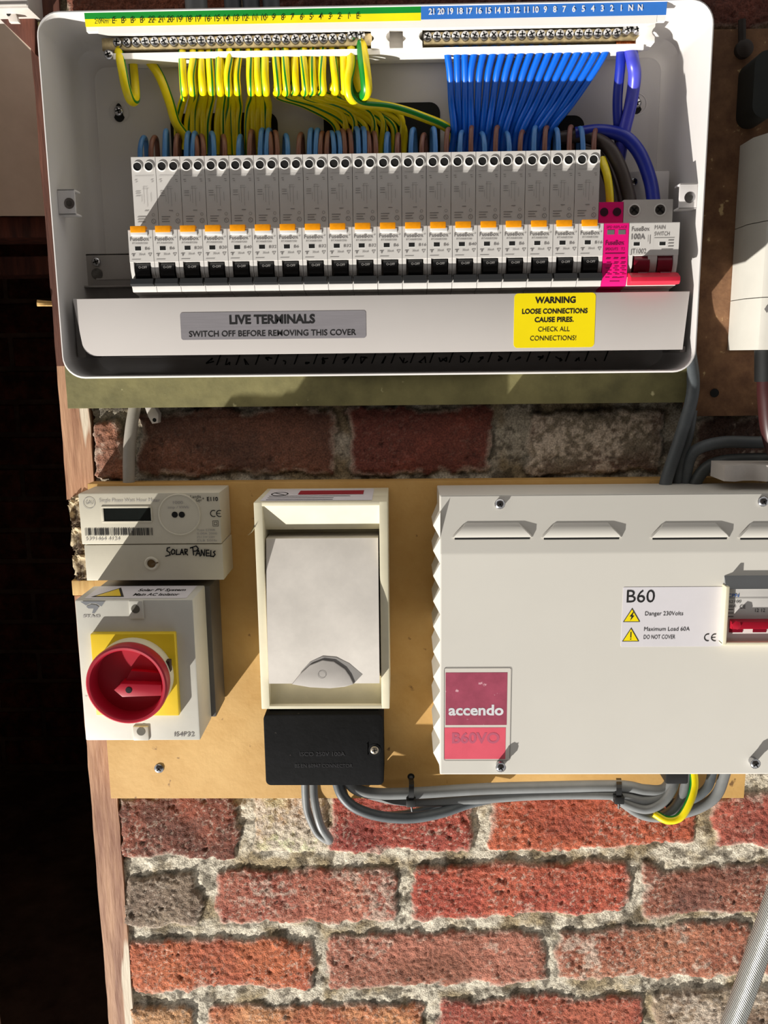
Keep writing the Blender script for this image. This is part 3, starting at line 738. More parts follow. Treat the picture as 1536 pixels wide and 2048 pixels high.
for i in range(19):
    if i == 0: r = r0
    else:
        r = r0.copy(); COL.objects.link(r); r.location = base0+Vector((RW*i, 0, 0)); r['_o'] = tuple(r.location)
        for c in kids:
            k = c.copy(); COL.objects.link(k); k.parent = r
            for g in c.children:
                s = g.copy(); COL.objects.link(s); s.parent = k
    pos = {0: 'at the far left end of the breaker row', 18: 'at the right end of the row touching the magenta surge protector'}.get(i)
    ords = ['first', 'second', 'third', 'fourth', 'fifth', 'sixth', 'seventh', 'eighth', 'ninth']
    if pos is None:
        pos = (ords[i]+' from the left in the breaker row') if i < 9 else ('in the middle of the breaker row, equally far from both ends' if i == 9 else ords[18-i]+' from the magenta surge protector in the breaker row')
    r['label'] = 'grey '+RL[i]+' breaker, '+pos
    t = RL[i]
    if t not in ratemesh:
        m = MB(); w = .13*len(t); m.txt(t, u(.66), u(.66+w*.75), zn(500), dd, .0019, bold=.005); o = m.build('rating_marking', M_greyprint, r0); ratemesh[t] = o.data
        if i != 0: bpy.data.objects.remove(o)
        else: continue
    o = bpy.data.objects.new('rating_marking', ratemesh[t]); COL.objects.link(o); o.parent = r

# ---------------- surge protector
sx0, sx1 = rx1, rx1+RW
ZS = Z(1225, 404, DBD)
sp = thing('surge_protector', 'bright magenta surge protector module between the breakers and the main switch', 'surge protector', ((sx0+sx1)/2, -.046, ZBt-.03))
b = MB(); module_body(b, sx0, sx1, ZS, recess=False); b.build('body', M_pink, sp, smooth=25)
u = lambda f: sx0+f*RW
for f in (.22, .74):
    b = MB(); b.disc(u(f), Z(1225, 424, DBD), .0030, DBD+.0003, mi=0); b.build('terminal_port', mat('dark_magenta_recess', (50, 4, 30), .8), sp)
for f in (.14, .58):
    b = MB(); b.box(u(f), u(f+.28), DN-.001, DN+.0002, Z(1230, 469, DN), Z(1230, 460, DN)); b.build('status_window', mat('grey_window', (110, 112, 108), .3), sp)
b = MB(); zs = lambda y: Z(1230, y, DN)
b.txt('SPD REPLACE', u(.1), u(.9), zs(457), dd, .0016); b.txt('FuseBox', u(.08), u(.82), zs(490), dd, .003, bold=.02); b.txt('SPDCUT2', u(.08), u(.58), zs(501), dd, .0017, bold=.01)
b.line((u(.08), zs(507)), (u(.86), zs(507)), .0006, dd); b.txt('T2', u(.7), u(.85), zs(501), dd, .0018)
for k, y in enumerate((517, 527, 536, 545, 554)):
    for f in (.12, .42, .70): b.line((u(f), zs(y)), (u(f+.18), zs(y)), .0008, dd)
b.line((u(.3), zs(562)), (u(.7), zs(562)), .0008, dd)
b.build('printed_marking', M_pinkprint, sp)

# ---------------- main switch
mx0, mx1 = sx1, sx1+RW*2
ZM = Z(1296, 399, DBD)
ms = thing('main_switch', 'light grey double-width main switch with a wide red lever', 'switch', ((mx0+mx1)/2, -.046, ZBt-.03))
b = MB(); g = .0002
module_body(b, mx0, mx0+RW, ZM, cheeks=.0032); module_body(b, mx0+RW-.0004, mx1, ZM, cheeks=.0032); b.build('body', M_dev, ms, smooth=25)
u = lambda f: mx0+f*RW*2
for f in (.22, .74):
    c = Vector((u(f), -DBD, Z(1296, 420, DBD))); b = MB()
    b.lathe(c, [(.0045, -.0002), (.0045, .0004), (.0038, .0005), (.0036, .0002)], 20, 0, close=False); b.disc(c.x, c.z, .0037, DBD+.0002, mi=1)
    tpo = b.build('terminal_port', [M_devlight, M_steel], ms)
    b = MB(); b.line((c.x-.002, c.z+.002), (c.x+.0024, c.z-.0022), .0012, DBD+.0006); b.line((c.x-.002, c.z-.0016), (c.x+.0014, c.z+.0018), .0008, DBD+.0006); b.build('terminal_screw', M_hole, tpo)
b = MB(); lever(b, u(.14), u(.44), u(.20), u(.38)); lever(b, u(.60), u(.89), u(.64), u(.84)); b.build('toggle', M_darkred, ms, smooth=25)
b = MB(); zt, zb_ = Z(1305, 547, DN), Z(1305, 570, DN)
b.prism([(DN-.002, zt+.001), (DN+.003, zt), (DN+.009, zt-.003), (DN+.009, zb_+.002), (DN+.007, zb_), (DN-.002, zb_)], 0, 0, .0006, 0, 'DZ', u(.01), u(.985)); b.build('lever_bar', M_red, ms, smooth=25)
b = MB(); zs = lambda y: Z(1305, y, DN)
b.txt('FuseBox', u(.05), u(.40), zs(462), dd, .0029, bold=.01); b.txt('MAIN', u(.50), u(.71), zs(459), dd, .0027); b.txt('SWITCH', u(.50), u(.80), zs(472), dd, .0027)
b.txt('100A', u(.05), u(.32), zs(478), dd, .0034, bold=.03); b.txt('JT1002', u(.04), u(.35), zs(507), dd, .0032)
b.line((u(.50), zs(476)), (u(.90), zs(476)), .0003, dd); b.line((u(.42), zs(470)), (u(.42), zs(488)), .0004, dd); b.line((u(.38), zs(470)), (u(.38), zs(484)), .0002, dd)
for y in (481, 487, 493): b.line((u(.78), zs(y)), (u(.89), zs(y)), .0005, dd)
b.line((u(.65), zs(499)), (u(.88), zs(499)), .0004, dd)
b.build('printed_marking', M_greyprint, ms)
for f in (.10, .61):
    b = MB(); b.box(u(f-.01), u(f+.14), DN-.001, DN+.00005, zs(492.5), zs(483), 0, 0); b.box(u(f), u(f+.12), DN-.001, DN+.0001, zs(491), zs(484), 0, 1); b.build('status_window', [M_devlight, M_hole], ms)

# ---------------- tails looping out of each breaker top
rnd = random.Random(3)
for i in range(19):
    for which, f in (('blue', .30), ('brown', .74)):
        xw = rx0+(i+f)*RW; pxw = 257.5+(i+f)*49.95
        pxw = 800+(pxw-800)*.985
        yt = 313-.009*(pxw-284); top = yt-rnd.uniform(38, 52); s = rnd.choice([-1, 1])*rnd.uniform(2, 6)
        if i == 0: s = 8; top = yt-38
        mt = M_wbp if which == 'blue' else M_wbr
        dup_ = 2 if (i in (2, 5, 7, 8, 9) and True) else 1
        for q_ in range(dup_):
            off = (q_*13-6) if dup_ == 2 else 0
            wire('breaker_tail', [(pxw+off, yt+8, .054), (pxw+off, yt-14, .054), (pxw+off+s*.4, top+6, .051), (pxw+off+s, top, .046), (pxw+off+s*1.4, top+8, .040), (pxw+off+s*1.7, yt, .037)], .0019, mt,
                 ('pale blue' if which == 'blue' else 'brown')+' tail wire looping from the '+ORD[i]+' breaker in the row'+('' if dup_ == 1 else (', left of its pair' if q_ == 0 else ', right of its pair')),
                 'wire', 'tail wires above the breakers', seg=10, n=6)
wire('live_cable', [(1120, 276, .040), (1170, 272, .042), (1212, 290, .048), (1238, 330, .053), (1256, 385, .058), (1262, 420, .062)], .0050, M_wdk, 'thick dark brown cable curving down into the main switch', 'cable')
wire('neutral_cable', [(1150, 268, .042), (1200, 262, .044), (1246, 272, .048), (1278, 305, .052), (1300, 360, .057), (1308, 410, .062)], .0050, M_wnavy, 'thick royal blue cable curving over and down into the right side of main switch', 'cable')
wire('live_cable', [(1165, 300, .042), (1195, 312, .046), (1218, 360, .050), (1232, 420, .056)], .0042, M_wdk, 'dark brown cable behind the surge protector', 'cable')
wire('earth_wire', [(1204, 318, .050), (1214, 350, .058), (1219, 385, .062), (1220, 412, .064)], .0030, GY, 'green and yellow earth wire entering the top of the magenta surge protector', 'wire', None, (6, 7, 8, 9, 5), 0)

# ---------------- terminal cover
DS = .0965
cvx0, cvx1 = X(156, 640, DS), X(1373, 640, DS); z0, z1 = Z(766, 706, DS), Z(766, 590, DS)
cv = thing('terminal_cover', 'long pale grey removable cover strip below the row of breakers', 'cover', ((cvx0+cvx1)/2, -.040, z0))
b = MB()
lb = rr(cvx0, cvx1, z0, z1, .008, 6)[:]     # rounded only at the lower left
poly = [(cvx1+.0015, z1), (cvx0-.003, z1)] + [(cvx0+.010-.010*math.cos(math.radians(a))+.0015, z0+.010-.010*math.sin(math.radians(a))) for a in range(0, 91, 15)] + [(cvx1-.0015, z0)]
b.prism(poly, DS-.0016, DS, .0007)
b.box(cvx0+.009, cvx1-.002, .045, DS-.0008, z0, z0+.0016, .0004); b.box(cvx0-.002, cvx1+.001, .070, DS-.0008, z1-.0016, z1, .0003)
b.build('cover_plate', M_shroud, cv)
b = MB(); b.box(ex0+.003, cvx0-.002, .045, .080, z0-.001, z1+.001, .001); b.build('end_bracket', mat('grey_end_bracket', (150, 146, 142), .5), cv)
b = MB(); b.box(cvx1-.001, ex1-.003, .045, .088, z0-.002, z0+.0025, .001); b.build('end_bracket', MC['grey_end_bracket'], cv)
# silver sticker
d = DS+.0002; dt = DS+.00035
b = MB(); b.rrect(X(361, 650, d), X(732, 650, d), Z(546, 678, d), Z(546, 623, d), .0018, DS-.0002, d); st = b.build('silver_sticker', M_greystick, cv)
b = MB(); b.tp('LIVE TERMINALS', 459, 630, 647, dt, 17, bold=.035); b.tp('SWITCH OFF BEFORE REMOVING THIS COVER', 378, 712, 672, dt, 11.5, bold=.012); b.build('sticker_text', M_ink, st)
b = MB(); b.rrect(X(1028, 640, d), X(1190, 640, d), Z(1109, 695, d), Z(1109, 586, d), .0028, DS-.0002, d); st = b.build('yellow_sticker', M_yelstick, cv)
b = MB(); b.tp('WARNING', 1070, 1151, 606, dt, 12, bold=.035); b.tp('LOOSE CONNECTIONS', 1044, 1175, 627, dt, 9.5, bold=.03); b.tp('CAUSE PIRES.', 1069, 1147, 644, dt, 9.5, bold=.03)
b.tp('CHECK ALL', 1076, 1139, 663, dt, 9.5); b.tp('CONNECTIONS!', 1060, 1152, 681, dt, 9.5); b.build('sticker_text', M_ink, st)

# ================================================================== GENERATION METER
D = .060
x0, x1 = X(163, 1080, D), X(443, 1080, D); zt, zs_, zb = Z(300, 986, D), Z(300, 1088, D), Z(300, 1161, D)
mt_ = thing('electricity_meter', 'beige single phase meter with small dark display and handwritten SOLAR PANELS', 'electricity meter', ((x0+x1)/2, -DB, zb))
b = MB(); b.box(x0, x1, DB+.0005, D, zs_, zt, .0010); b.build('meter_body', M_meter, mt_)
b = MB(); b.box(x0+.0015, x1+.0005, DB+.0005, D-.0004, zb, zs_-.0006, .0009); tc_ = b.build('terminal_lid', M_meter, mt_)
c = W(303, 1127, D)
b = MB(); b.lathe(c, [(.0058, -.0008), (.0058, .0003), (.0048, .0012), (.0036, .0006), (.0034, -.0002)], 24, 0); b.disc(c.x, c.z, .0033, D+.0002, mi=1)
sc_ = b.build('sealing_screw', [M_meter, mat('worn_brass', (120, 96, 60), .5, .5)], tc_)
b = MB(); b.line((c.x, c.z-.0005), (c.x+.006, c.z+.0012), .0012, D+.0014); b.build('screw_slot', mat('slot_brown', (110, 92, 66), .6), sc_)
b = MB(); dt = D+.0003
# handwriting as pen strokes
def pen(b, strokes, xa, xb, za, zb_, d, w):
    for s in strokes:
        for p_, q_ in zip(s, s[1:]):
            b.line((xa+(xb-xa)*p_[0], za+(zb_-za)*p_[1]), (xa+(xb-xa)*q_[0], za+(zb_-za)*q_[1]), w, d)
            b.disc(xa+(xb-xa)*q_[0], za+(zb_-za)*q_[1], w/2, d, 8)
SOL = [[(.10, .9), (.04, .85), (.03, .62), (.08, .5), (.09, .3), (.0, .2)], [(.15, .75), (.11, .55), (.13, .35), (.18, .4), (.19, .65), (.15, .75)], [(.23, .75), (.21, .33), (.28, .33)],
       [(.29, .3), (.33, .75), (.36, .3)], [(.30, .48), (.35, .48)], [(.39, .3), (.39, .75), (.44, .72), (.43, .55), (.39, .52), (.44, .28)],
       [(.56, .25), (.55, .88), (.50, .84), (.62, 1.0), (.66, .8), (.62, .6), (.56, .58)], [(.60, .2), (.66, .68), (.69, .18)], [(.62, .38), (.68, .38)], [(.71, .2), (.72, .68), (.77, .2), (.79, .7)],
       [(.88, .66), (.82, .66), (.81, .2), (.88, .2)], [(.82, .42), (.87, .42)], [(.91, .66), (.90, .16), (.95, .16)], [(1.0, .6), (.96, .5), (.99, .3), (.95, .12)]]
pen(b, SOL, X(331, 1105, dt), X(431, 1105, dt), Z(381, 1117, dt), Z(381, 1092, dt), dt, .0010)
b.build('handwriting', M_ink, tc_, label='black marker handwriting reading SOLAR PANELS')
b = MB(); dx0, dx1, dz0, dz1 = X(208, 1030, D), X(302, 1030, D), Z(255, 1042, D), Z(255, 1016, D)
for (a, e, f, g) in ((dx0-.0018, dx1+.0006, dz1, dz1+.0016), (dx0-.0018, dx1+.0006, dz0-.0012, dz0), (dx0-.0018, dx0, dz0, dz1), (dx1, dx1+.0010, dz0, dz1)): b.box(a, e, D-.0005, D+.0007, f, g, .0003)
fr = b.build('display_frame', M_meter, mt_)
b = MB(); b.quad(dx0, dx1, dz0, dz1, D+.0002); b.build('display_screen', M_lcd, fr)
b = MB(); bx = X(170, 1064, dt); be = X(306, 1064, dt); r_b = random.Random(2); x = bx
while x < be:
    w = r_b.choice([.0003, .0006, .0009]); b.quad(x, min(x+w, be), Z(240, 1071, dt), Z(240, 1056, dt), dt); x += w+r_b.choice([.0003, .0005, .0008])
b.build('barcode', M_ink, mt_)
b = MB(); c = W(359, 1029, D); b.lathe(c, [(.0172, -.0003), (.0172, .0006), (.0164, .0010), (.0160, .0005), (.0001, .0005)], 40); op = b.build('optical_port', M_meter, mt_)
b = MB()
for px in (350, 364): q_ = W(px, 1029, D); b.disc(q_.x, q_.z, .0025, D+.0008)
b.build('port_window', M_hole, op)
b = MB(); d2 = D+.0008; b.tp('1000', 346, 366, 1008, d2, 6); b.tp('imp / kWh', 336, 378, 1017, d2, 5)
b.tp('Single Phase Watt Hour Meter', 198, 320, 1004, dt, 7); b.tp('5391464 4124', 172, 240, 1081, dt, 7)
c = W(178, 1006, dt); b.ring(c.x, c.z, .0044, .0048, dt, 28); b.tp('GAU', 171, 186, 1009, dt, 8)
for k, t in enumerate(('Type 5235B', '0-00A 2000', 'IP51 5W 230V', 'CLB 50Hz')): b.tp(t, 394, 430+k % 2*4, 1062+k*7, dt, 4)
b.build('printed_marking', M_lightprint, mt_)
b = MB(); b.tp('E110', 414, 436, 1002, dt, 8, bold=.02); b.tp('Landis', 381, 402, 996, dt, 6); b.tp('Gyr', 392, 404, 1003, dt, 6); b.tp('+', 404, 409, 1000, dt, 6)
for (cxp, k) in ((426, 0), (438, 1)):
    c = W(cxp, 1027, dt); b.ring(c.x+.0005, c.z, .0022, .0029, dt, 14, a0=math.radians(60), a1=math.radians(300))
    if k: b.line((c.x-.002, c.z), (c.x+.0012, c.z), .0006, dt)
c = W(431, 1047, dt)
for s in (.0022, .0011):
    for (a, e) in (((-s, -s), (s, -s)), ((s, -s), (s, s)), ((s, s), (-s, s)), ((-s, s), (-s, -s))): b.line((c.x+a[0], c.z+a[1]), (c.x+e[0], c.z+e[1]), .0003, dt)
b.build('black_marking', M_ink, mt_)

# ================================================================== ROTARY ISOLATOR
D = .100
x0, x1 = X(160, 1340, D), X(393, 1340, D); zt, zb = Z(272, 1200, D), Z(282, 1481, D)
iso = thing('rotary_isolator', 'pale grey isolator box with big red rotary knob on a yellow plate', 'isolator', ((x0+x1)/2, -DB, zb))
b = MB(); b.box(x0+.004, x1+.004, DB+.0005, D-.042, zb+.001, zt-.001, .0015); b.build('back_box', M_isobase, iso)
b = MB(); b.box(x0, x1, D-.042, D, zb, zt, .0014); bdy = b.build('front_cover', M_iso, iso)
for (pa, pb, ya, yb, hx, hy) in ((258, 286, 1201, 1237, 271, 1218), (266, 297, 1452, 1480, 282, 1463)):
    b = MB(); b.box(X(pa, ya, D), X(pb, ya, D), D-.001, D+.0013, Z(272, yb, D), Z(272, ya, D), .0008)
    c = W(hx, hy, D+.0013); b.disc(c.x, c.z, .0034, D+.0015, mi=1)
    b.build('screw_boss', [M_iso, mat('dark_screw_recess', (88, 84, 72), .6)], bdy)
d = D+.0003
def tri(b, cx, cz, w, h, d, mi=0): b.add([(cx-w/2, -d, cz), (cx+w/2, -d, cz), (cx, -d, cz+h)], [[0, 1, 2]], mi)
b = MB()
P_ = lambda px, py: (X(px, py, d), Z(px, py, d))
def pg(b, pts, mi=0, d=d): b.add([(X(p_[0], p_[1], d), -d, Z(p_[0], p_[1], d)) for p_ in pts], [list(range(len(pts)))], mi)
pg(b, [(160, 1203), (210, 1203), (203, 1213), (192, 1207), (180, 1207), (172, 1211)]); pg(b, [(172, 1213), (182, 1209), (192, 1210), (198, 1214), (189, 1227), (184, 1226), (187, 1217), (177, 1217)])
b.build('logo', M_logo, bdy)
b = MB(); b.tp('STAG', 166, 200, 1235, d, 5, bold=.04); b.build('brand_text', M_lightprint, bdy)
b = MB(); b.tp('IS4P32', 349, 389, 1473, d, 8.5, bold=.01); b.build('model_text', M_greyprint, bdy)
# sticker on the top face
def top_map(zp):
    return lambda x_, y_: (x_, y_, zp)
b = MB(); zp = zt+.0002; f0, f1 = D-.040, D-.004
b.add([(x0+.006, -f1, zp), (x1-.006, -f1, zp), (x1-.006, -f0, zp), (x0+.006, -f0, zp)], [[0, 1, 2, 3]]); st = b.build('top_sticker', M_sticker, iso)
b = MB(); zq = zp+.0002
b.add([(x0+.010, -f1+.004, zq), (x0+.036, -f1+.004, zq), (x0+.025, -f0-.005, zq)], [[0, 1, 2]], 0)
b.add([(x0+.013, -f1+.006, zq+.0001), (x0+.033, -f1+.006, zq+.0001), (x0+.0245, -f0-.009, zq+.0001)], [[0, 1, 2]], 1)
b.txt('Solar PV System', x0+.042, x1-.012, -f1+.020, 0, .007, 0, .02, map=lambda a, c_: (a, c_, zq)); b.txt('Main AC Isolator', x0+.042, x1-.014, -f1+.007, 0, .007, 0, .02, map=lambda a, c_: (a, c_, zq))
b.build('sticker_print', [M_ink, M_yellow], st)
b = MB(); yx0, yx1, yz0, yz1 = X(188, 1350, D+.004), X(355, 1350, D+.004), Z(272, 1430, D+.004), Z(272, 1266, D+.004)
b.box(yx0, yx1, D-.001, D+.006, yz0, yz1, .0012); yp = b.build('yellow_plate', M_yellow, iso)
kc = Vector(((yx0+yx1)/2+.0002, -D-.006, (yz0+yz1)/2+.0005))
b = MB(); b.lathe(kc, [(.0303, -.001), (.0305, .010), (.0298, .0104)], 56, 0, close=False)
b.box(kc.x+.0245, kc.x+.0300, D+.0085, D+.0145, kc.z+.005, kc.z+.014, .0003, 1)
b.build('collar', [M_creamy, mat('slot_dark', (60, 40, 30), .7)], iso)
b = MB(); kh = .010
b.lathe(kc, [(.0300, kh-.001), (.0308, kh+.004), (.0312, kh+.009), (.0308, kh+.0112), (.0296, kh+.0122), (.0280, kh+.0120), (.0270, kh+.0104), (.0258, kh-.006), (.0001, kh-.0066)], 64, 0)
kn = b.build('knob', M_redknob, iso)
hz = kc.z-.0045; a0 = kc.x-.0105; d0k, d1k = D+.0004+kh, D+.006+kh+.0100
b = MB(); b.prism([(a0, hz), (a0+.0058, hz+.0052), (kc.x+.0262, hz+.0042), (kc.x+.0262, hz-.0048), (a0+.0062, hz-.0056)], d0k, d1k, .0007)
b.prism([(a0+.006, hz+.003), (a0+.012, hz+.013), (kc.x+.0257, hz+.011), (kc.x+.0257, hz)], d0k, d0k+.009, .0007)
hd = b.build('handle', M_redknob, kn)
b = MB(); b.lathe((a0+.0115, -d1k, hz), [(.0026, -.0002), (.0024, .0003), (.0016, .0004)], 18); b.build('handle_screw', M_hole, hd)
b = MB(); b.add([(kc.x+.002+.0055*math.cos(t), -(D+.006+kh-.0063), kc.z-.0165+.0024*math.sin(t)+.0014*math.cos(t)) for t in np.linspace(0, 6.28, 15)[:-1]], [list(range(14))]); b.build('slot_view', M_yellow, kn, label='yellow plate showing through a slot')

# ================================================================== SMALL BREAKER ENCLOSURE
D = .090
x0, x1 = X(515, 1210, D), X(777, 1210, D); zt, zb = Z(645, 1004, D), Z(645, 1418, D)
hg = thing('breaker_enclosure', 'tall narrow cream enclosure with closed white front door', 'enclosure', ((x0+x1)/2, -DB, zb))
wl, wr = .0066, .0064
b = MB()
b.box(x0, x1, DB+.0005, .060, zb, zt, .0008)
b.box(x0, x0+wl, .0605, D, zb, zt, .0007); b.box(x1-wr, x1, .0605, D, zb, zt, .0007)
b.box(x0+wl-.0006, x1-wr+.0006, .0605, D-.0001, zt-.0030, zt-.0001, .0003); b.box(x0+wl-.0006, x1-wr+.0006, .0605, D-.0001, zb+.0001, zb+.0028, .0003)
hb = b.build('frame', M_creamy, hg)
zv = Z(645, 1060, D-.010); ix0, ix1 = x0+wl, x1-wr
b = MB(); b.prism([(D-.001, zt-.003), (D-.013, zv), (D-.018, zv), (D-.030, zt-.003)], 0, 0, 0, 0, 'DZ', ix0, ix1); vs_ = b.build('visor', M_creamy, hg)
b = MB(); b.txt('hager', ix0+.013, ix0+.030, zv+.002, D-.0123, .0028); b.build('embossed_name', M_lightprint, vs_)
zd1, zd0 = Z(645, 1078, D-.003), Z(645, 1366, D+.006)
prof = []
for k in range(13):
    t = k/12; prof.append((D-.0055+.0125*math.sin(math.pi/2*min(1, t*1.1)), zd1+(zd0-zd1)*t))
b = MB(); b.prism([(.060, zd1)]+prof+[(.060, zd0)], 0, 0, 0, 0, 'DZ', ix0+.0012, ix1-.0012); dr = b.build('door', M_door, hg)
gp = [(584, 1368), (600, 1348), (620, 1330), (645, 1320), (668, 1323), (690, 1338), (700, 1352), (707, 1368), (690, 1373), (660, 1376), (620, 1374)]
gq = [(600, 1346), (620, 1324), (645, 1313), (672, 1315), (698, 1327), (725, 1349), (708, 1367), (700, 1352), (690, 1338), (668, 1324), (645, 1321), (620, 1331)]
D0_ = D; D = D+.007; dg_ = D+.0002
b = MB(); b.prism([(X(p_[0], p_[1], dg_), Z(p_[0], p_[1], dg_)) for p_ in gp], D-.004, D+.0012, .0006, 0)
b.add([(X(p_[0], p_[1], dg_), -(D+.0001), Z(p_[0], p_[1], dg_)) for p_ in gq], [list(range(len(gq)))], 1)
gr = b.build('thumb_grip', [M_grip, mat('grip_recess', (150, 146, 142), .5)], dr)
b = MB(); c = W(644, 1349, D+.0013); b.ring(c.x, c.z, .0029, .0032, D+.0015); b.build('pressed_circle', M_greyprint, gr); D = D0_
b = MB(); b.prism([(.060, zd0-.0006), (D-.010, zd0-.0006), (D-.004, zb+.0028), (.060, zb+.0028)], 0, 0, 0, 0, 'DZ', ix0, ix1); b.build('sill', mat('beige_sill', (206, 198, 166), .45), hg)
b = MB(); zp = zt+.0002; f0, f1 = .026, .084
b.add([(x0+.004, -f1, zp), (x1-.012, -f1, zp), (x1-.012, -f0, zp), (x0+.004, -f0, zp)], [[0, 1, 2, 3]]); st = b.build('top_sticker', M_sticker, hg)
b = MB(); zq = zp+.0002
b.add([(x0+.030, -.056, zq), (x1-.020, -.056, zq), (x1-.020, -.036, zq), (x0+.030, -.036, zq)], [[0, 1, 2, 3]], 1)
for k in range(24):
    a = 2*math.pi*k/24; a2 = 2*math.pi*(k+1)/24; cc = (x0+.015, -.052)
    b.add([(cc[0]+.007*math.cos(t)*s, cc[1]+.009*math.sin(t)*s, zq) for t, s in ((a, 1), (a2, 1), (a2, .85), (a, .85))], [[0, 1, 2, 3]], 0)
b.add([(x0+.009, -.046, zq), (x0+.010, -.045, zq), (x0+.021, -.058, zq), (x0+.020, -.059, zq)], [[0, 1, 2, 3]], 0)
for y_ in (-.080, -.072, -.064):
    b.add([(x0+.008, y_, zq), (x1-.030 if y_ > -.07 else x0+.060, y_, zq), (x1-.030 if y_ > -.07 else x0+.060, y_+.0016, zq), (x0+.008, y_+.0016, zq)], [[0, 1, 2, 3]], 0)
b.build('sticker_print', [M_ink, M_redprint], st)
b = MB(); p_ = [(512, 1040, .088), (508, 1056, .089), (502, 1066, .091), (496, 1071, .094)]
vs = []
for q_ in p_: a = W(*q_); vs += [a+Vector((0, -.001, 0)), a+Vector((.0006, .012, 0))]
b.add(vs+[v+Vector((-.0004, 0, .0002)) for v in vs], [[0, 1, 3, 2], [2, 3, 5, 4], [4, 5, 7, 6], [8, 10, 11, 9], [10, 12, 13, 11], [12, 14, 15, 13]]); b.build('peeling_flap', M_creamy, hg)

# black terminal cover
D = .055
x0, x1 = X(529, 1500, D), X(767, 1500, D); zt, zb = Z(648, 1429, D), Z(648, 1571, D)
bl = thing('terminal_block', 'plain black rectangular terminal cover directly under the cream enclosure', 'terminal cover', ((x0+x1)/2, -DB, zb))
b = MB(); b.rrect(x0, x1, zb, zt, .0045, DB+.0005, D, .001); b.box(x0+.004, x1-.004, DB+.0005, D-.008, zt-.001, zt+.0025, .0005); b.build('cover', M_blackm, bl)
c = W(749, 1500, D); b = MB(); b.box(c.x-.0065, c.x-.006, D-.001, D+.0008, c.z-.005, c.z+.006); b.disc(c.x, c.z, .0055, D+.0002, mi=0); b.build('screw_pocket', M_black, bl)
b = MB(); cross_screw(b, c, .0036, .0016, rot=.2); b.build('cover_screw', [mat('worn_screw', (170, 160, 145), .4, .8), M_hole], bl)
b = MB(); b.tp('ISCO 250V 100A', 600, 690, 1512, D+.0003, 8); b.tp('BS EN 60947 CONNECTOR', 590, 705, 1535, D+.0003, 7); b.build('embossed_marks', mat('embossed_black', (46, 45, 48), .4), bl)

# ================================================================== BALLAST BOX
D = .080
x0, x1 = X(880, 1330, D), X(1652, 1330, D); zt, zf, zb = Z(1208, 988, D-.007), Z(1208, 1106, D), Z(1208, 1549, D)
ba = thing('voltage_optimiser', 'wide white steel box with louvre slots, pink sticker and B60 label', 'power box', ((x0+x1)/2, -DB, zb))
b = MB(); b.prism([(DB+.0005, zt), (D-.0072, zt), (D, zf), (D, zb), (DB+.0005, zb)], 0, 0, .0011, 0, 'DZ', x0, x1); cs = b.build('cover', M_ballast, ba, smooth=6)
slope = lambda z: D-.0070*max(0, (z-zf)/(zt-zf))
for (a, e) in ((907, 1063), (1086, 1242), (1304, 1458), (1480, 1634)):
    za, ze = Z((a+e)/2, 1046, D-.002), Z((a+e)/2, 1074, D-.002); xa, xe = X(a, 1070, D), X(e, 1070, D); ins = .010
    b = MB(); ds, db_ = slope(za), slope(ze); pts = []
    rows = [(za, ds-.0002, ins), (za-.0010, ds+.0006, ins*.95), (za-.003, slope(za-.003)+.0012, ins*.8), (ze+.002, db_+.0020, ins*.15), (ze, db_+.0016, 0), (ze, db_-.0004, 0)]
    vs = [(xa+i_, -d_, z_) for z_, d_, i_ in rows]+[(xe-i_, -d_, z_) for z_, d_, i_ in rows]; n = len(rows)
    fs = [[k, k+1, n+k+1, n+k] for k in range(n-1)]
    vs += [(xa-.0015+i_*1.05, -(slope(z_)-.0003), z_) for z_, d_, i_ in rows]+[(xe+.0015-i_*1.05, -(slope(z_)-.0003), z_) for z_, d_, i_ in rows]
    fs += [[2*n+k, 2*n+k+1, k+1, k] for k in range(n-1)]+[[n+k, n+k+1, 3*n+k+1, 3*n+k] for k in range(n-1)]
    b.add(vs, fs); b.box(xa+.001, xe-.001, D-.004, slope(ze)+.0006, ze-.0018, ze+.0001, 0, 1)
    b.build('louvre', [M_ballast, M_hole], cs)
for k in range(10):
    zc_ = Z(870, 1052+k*51, D); h = .0105; b = MB()
    b.add([(x0+.0002, -.030, zc_+h), (x0+.0002, -.078, zc_+h), (x0+.0002, -.078, zc_-h), (x0+.0002, -.030, zc_-h), (x0-.0052, -.036, zc_-h*.1), (x0-.0052, -.073, zc_-h*.1)],
          [[0, 1, 5, 4], [1, 2, 5], [2, 3, 4, 5], [3, 0, 4]]); b.build('side_louvre', M_ballast, cs)
for (px, py, h) in ((1000, 1008, .003), (1527, 1003, .003), (1002, 1536, .009), (1512, 1529, .009)):
    d_ = slope(Z(px, py, D)); c = W(px, py, d_+h*.8); c.y = -d_; b = MB()
    b.lathe(c, [(.0034, -.0005), (.0034, h*.6), (.0042, h*.7)], 14, 0); cross_screw(b, c+Vector((0, -h*.6, 0)), .0040, .0022, rot=.6); b.build('cover_screw', [M_zinc, M_hole], ba)
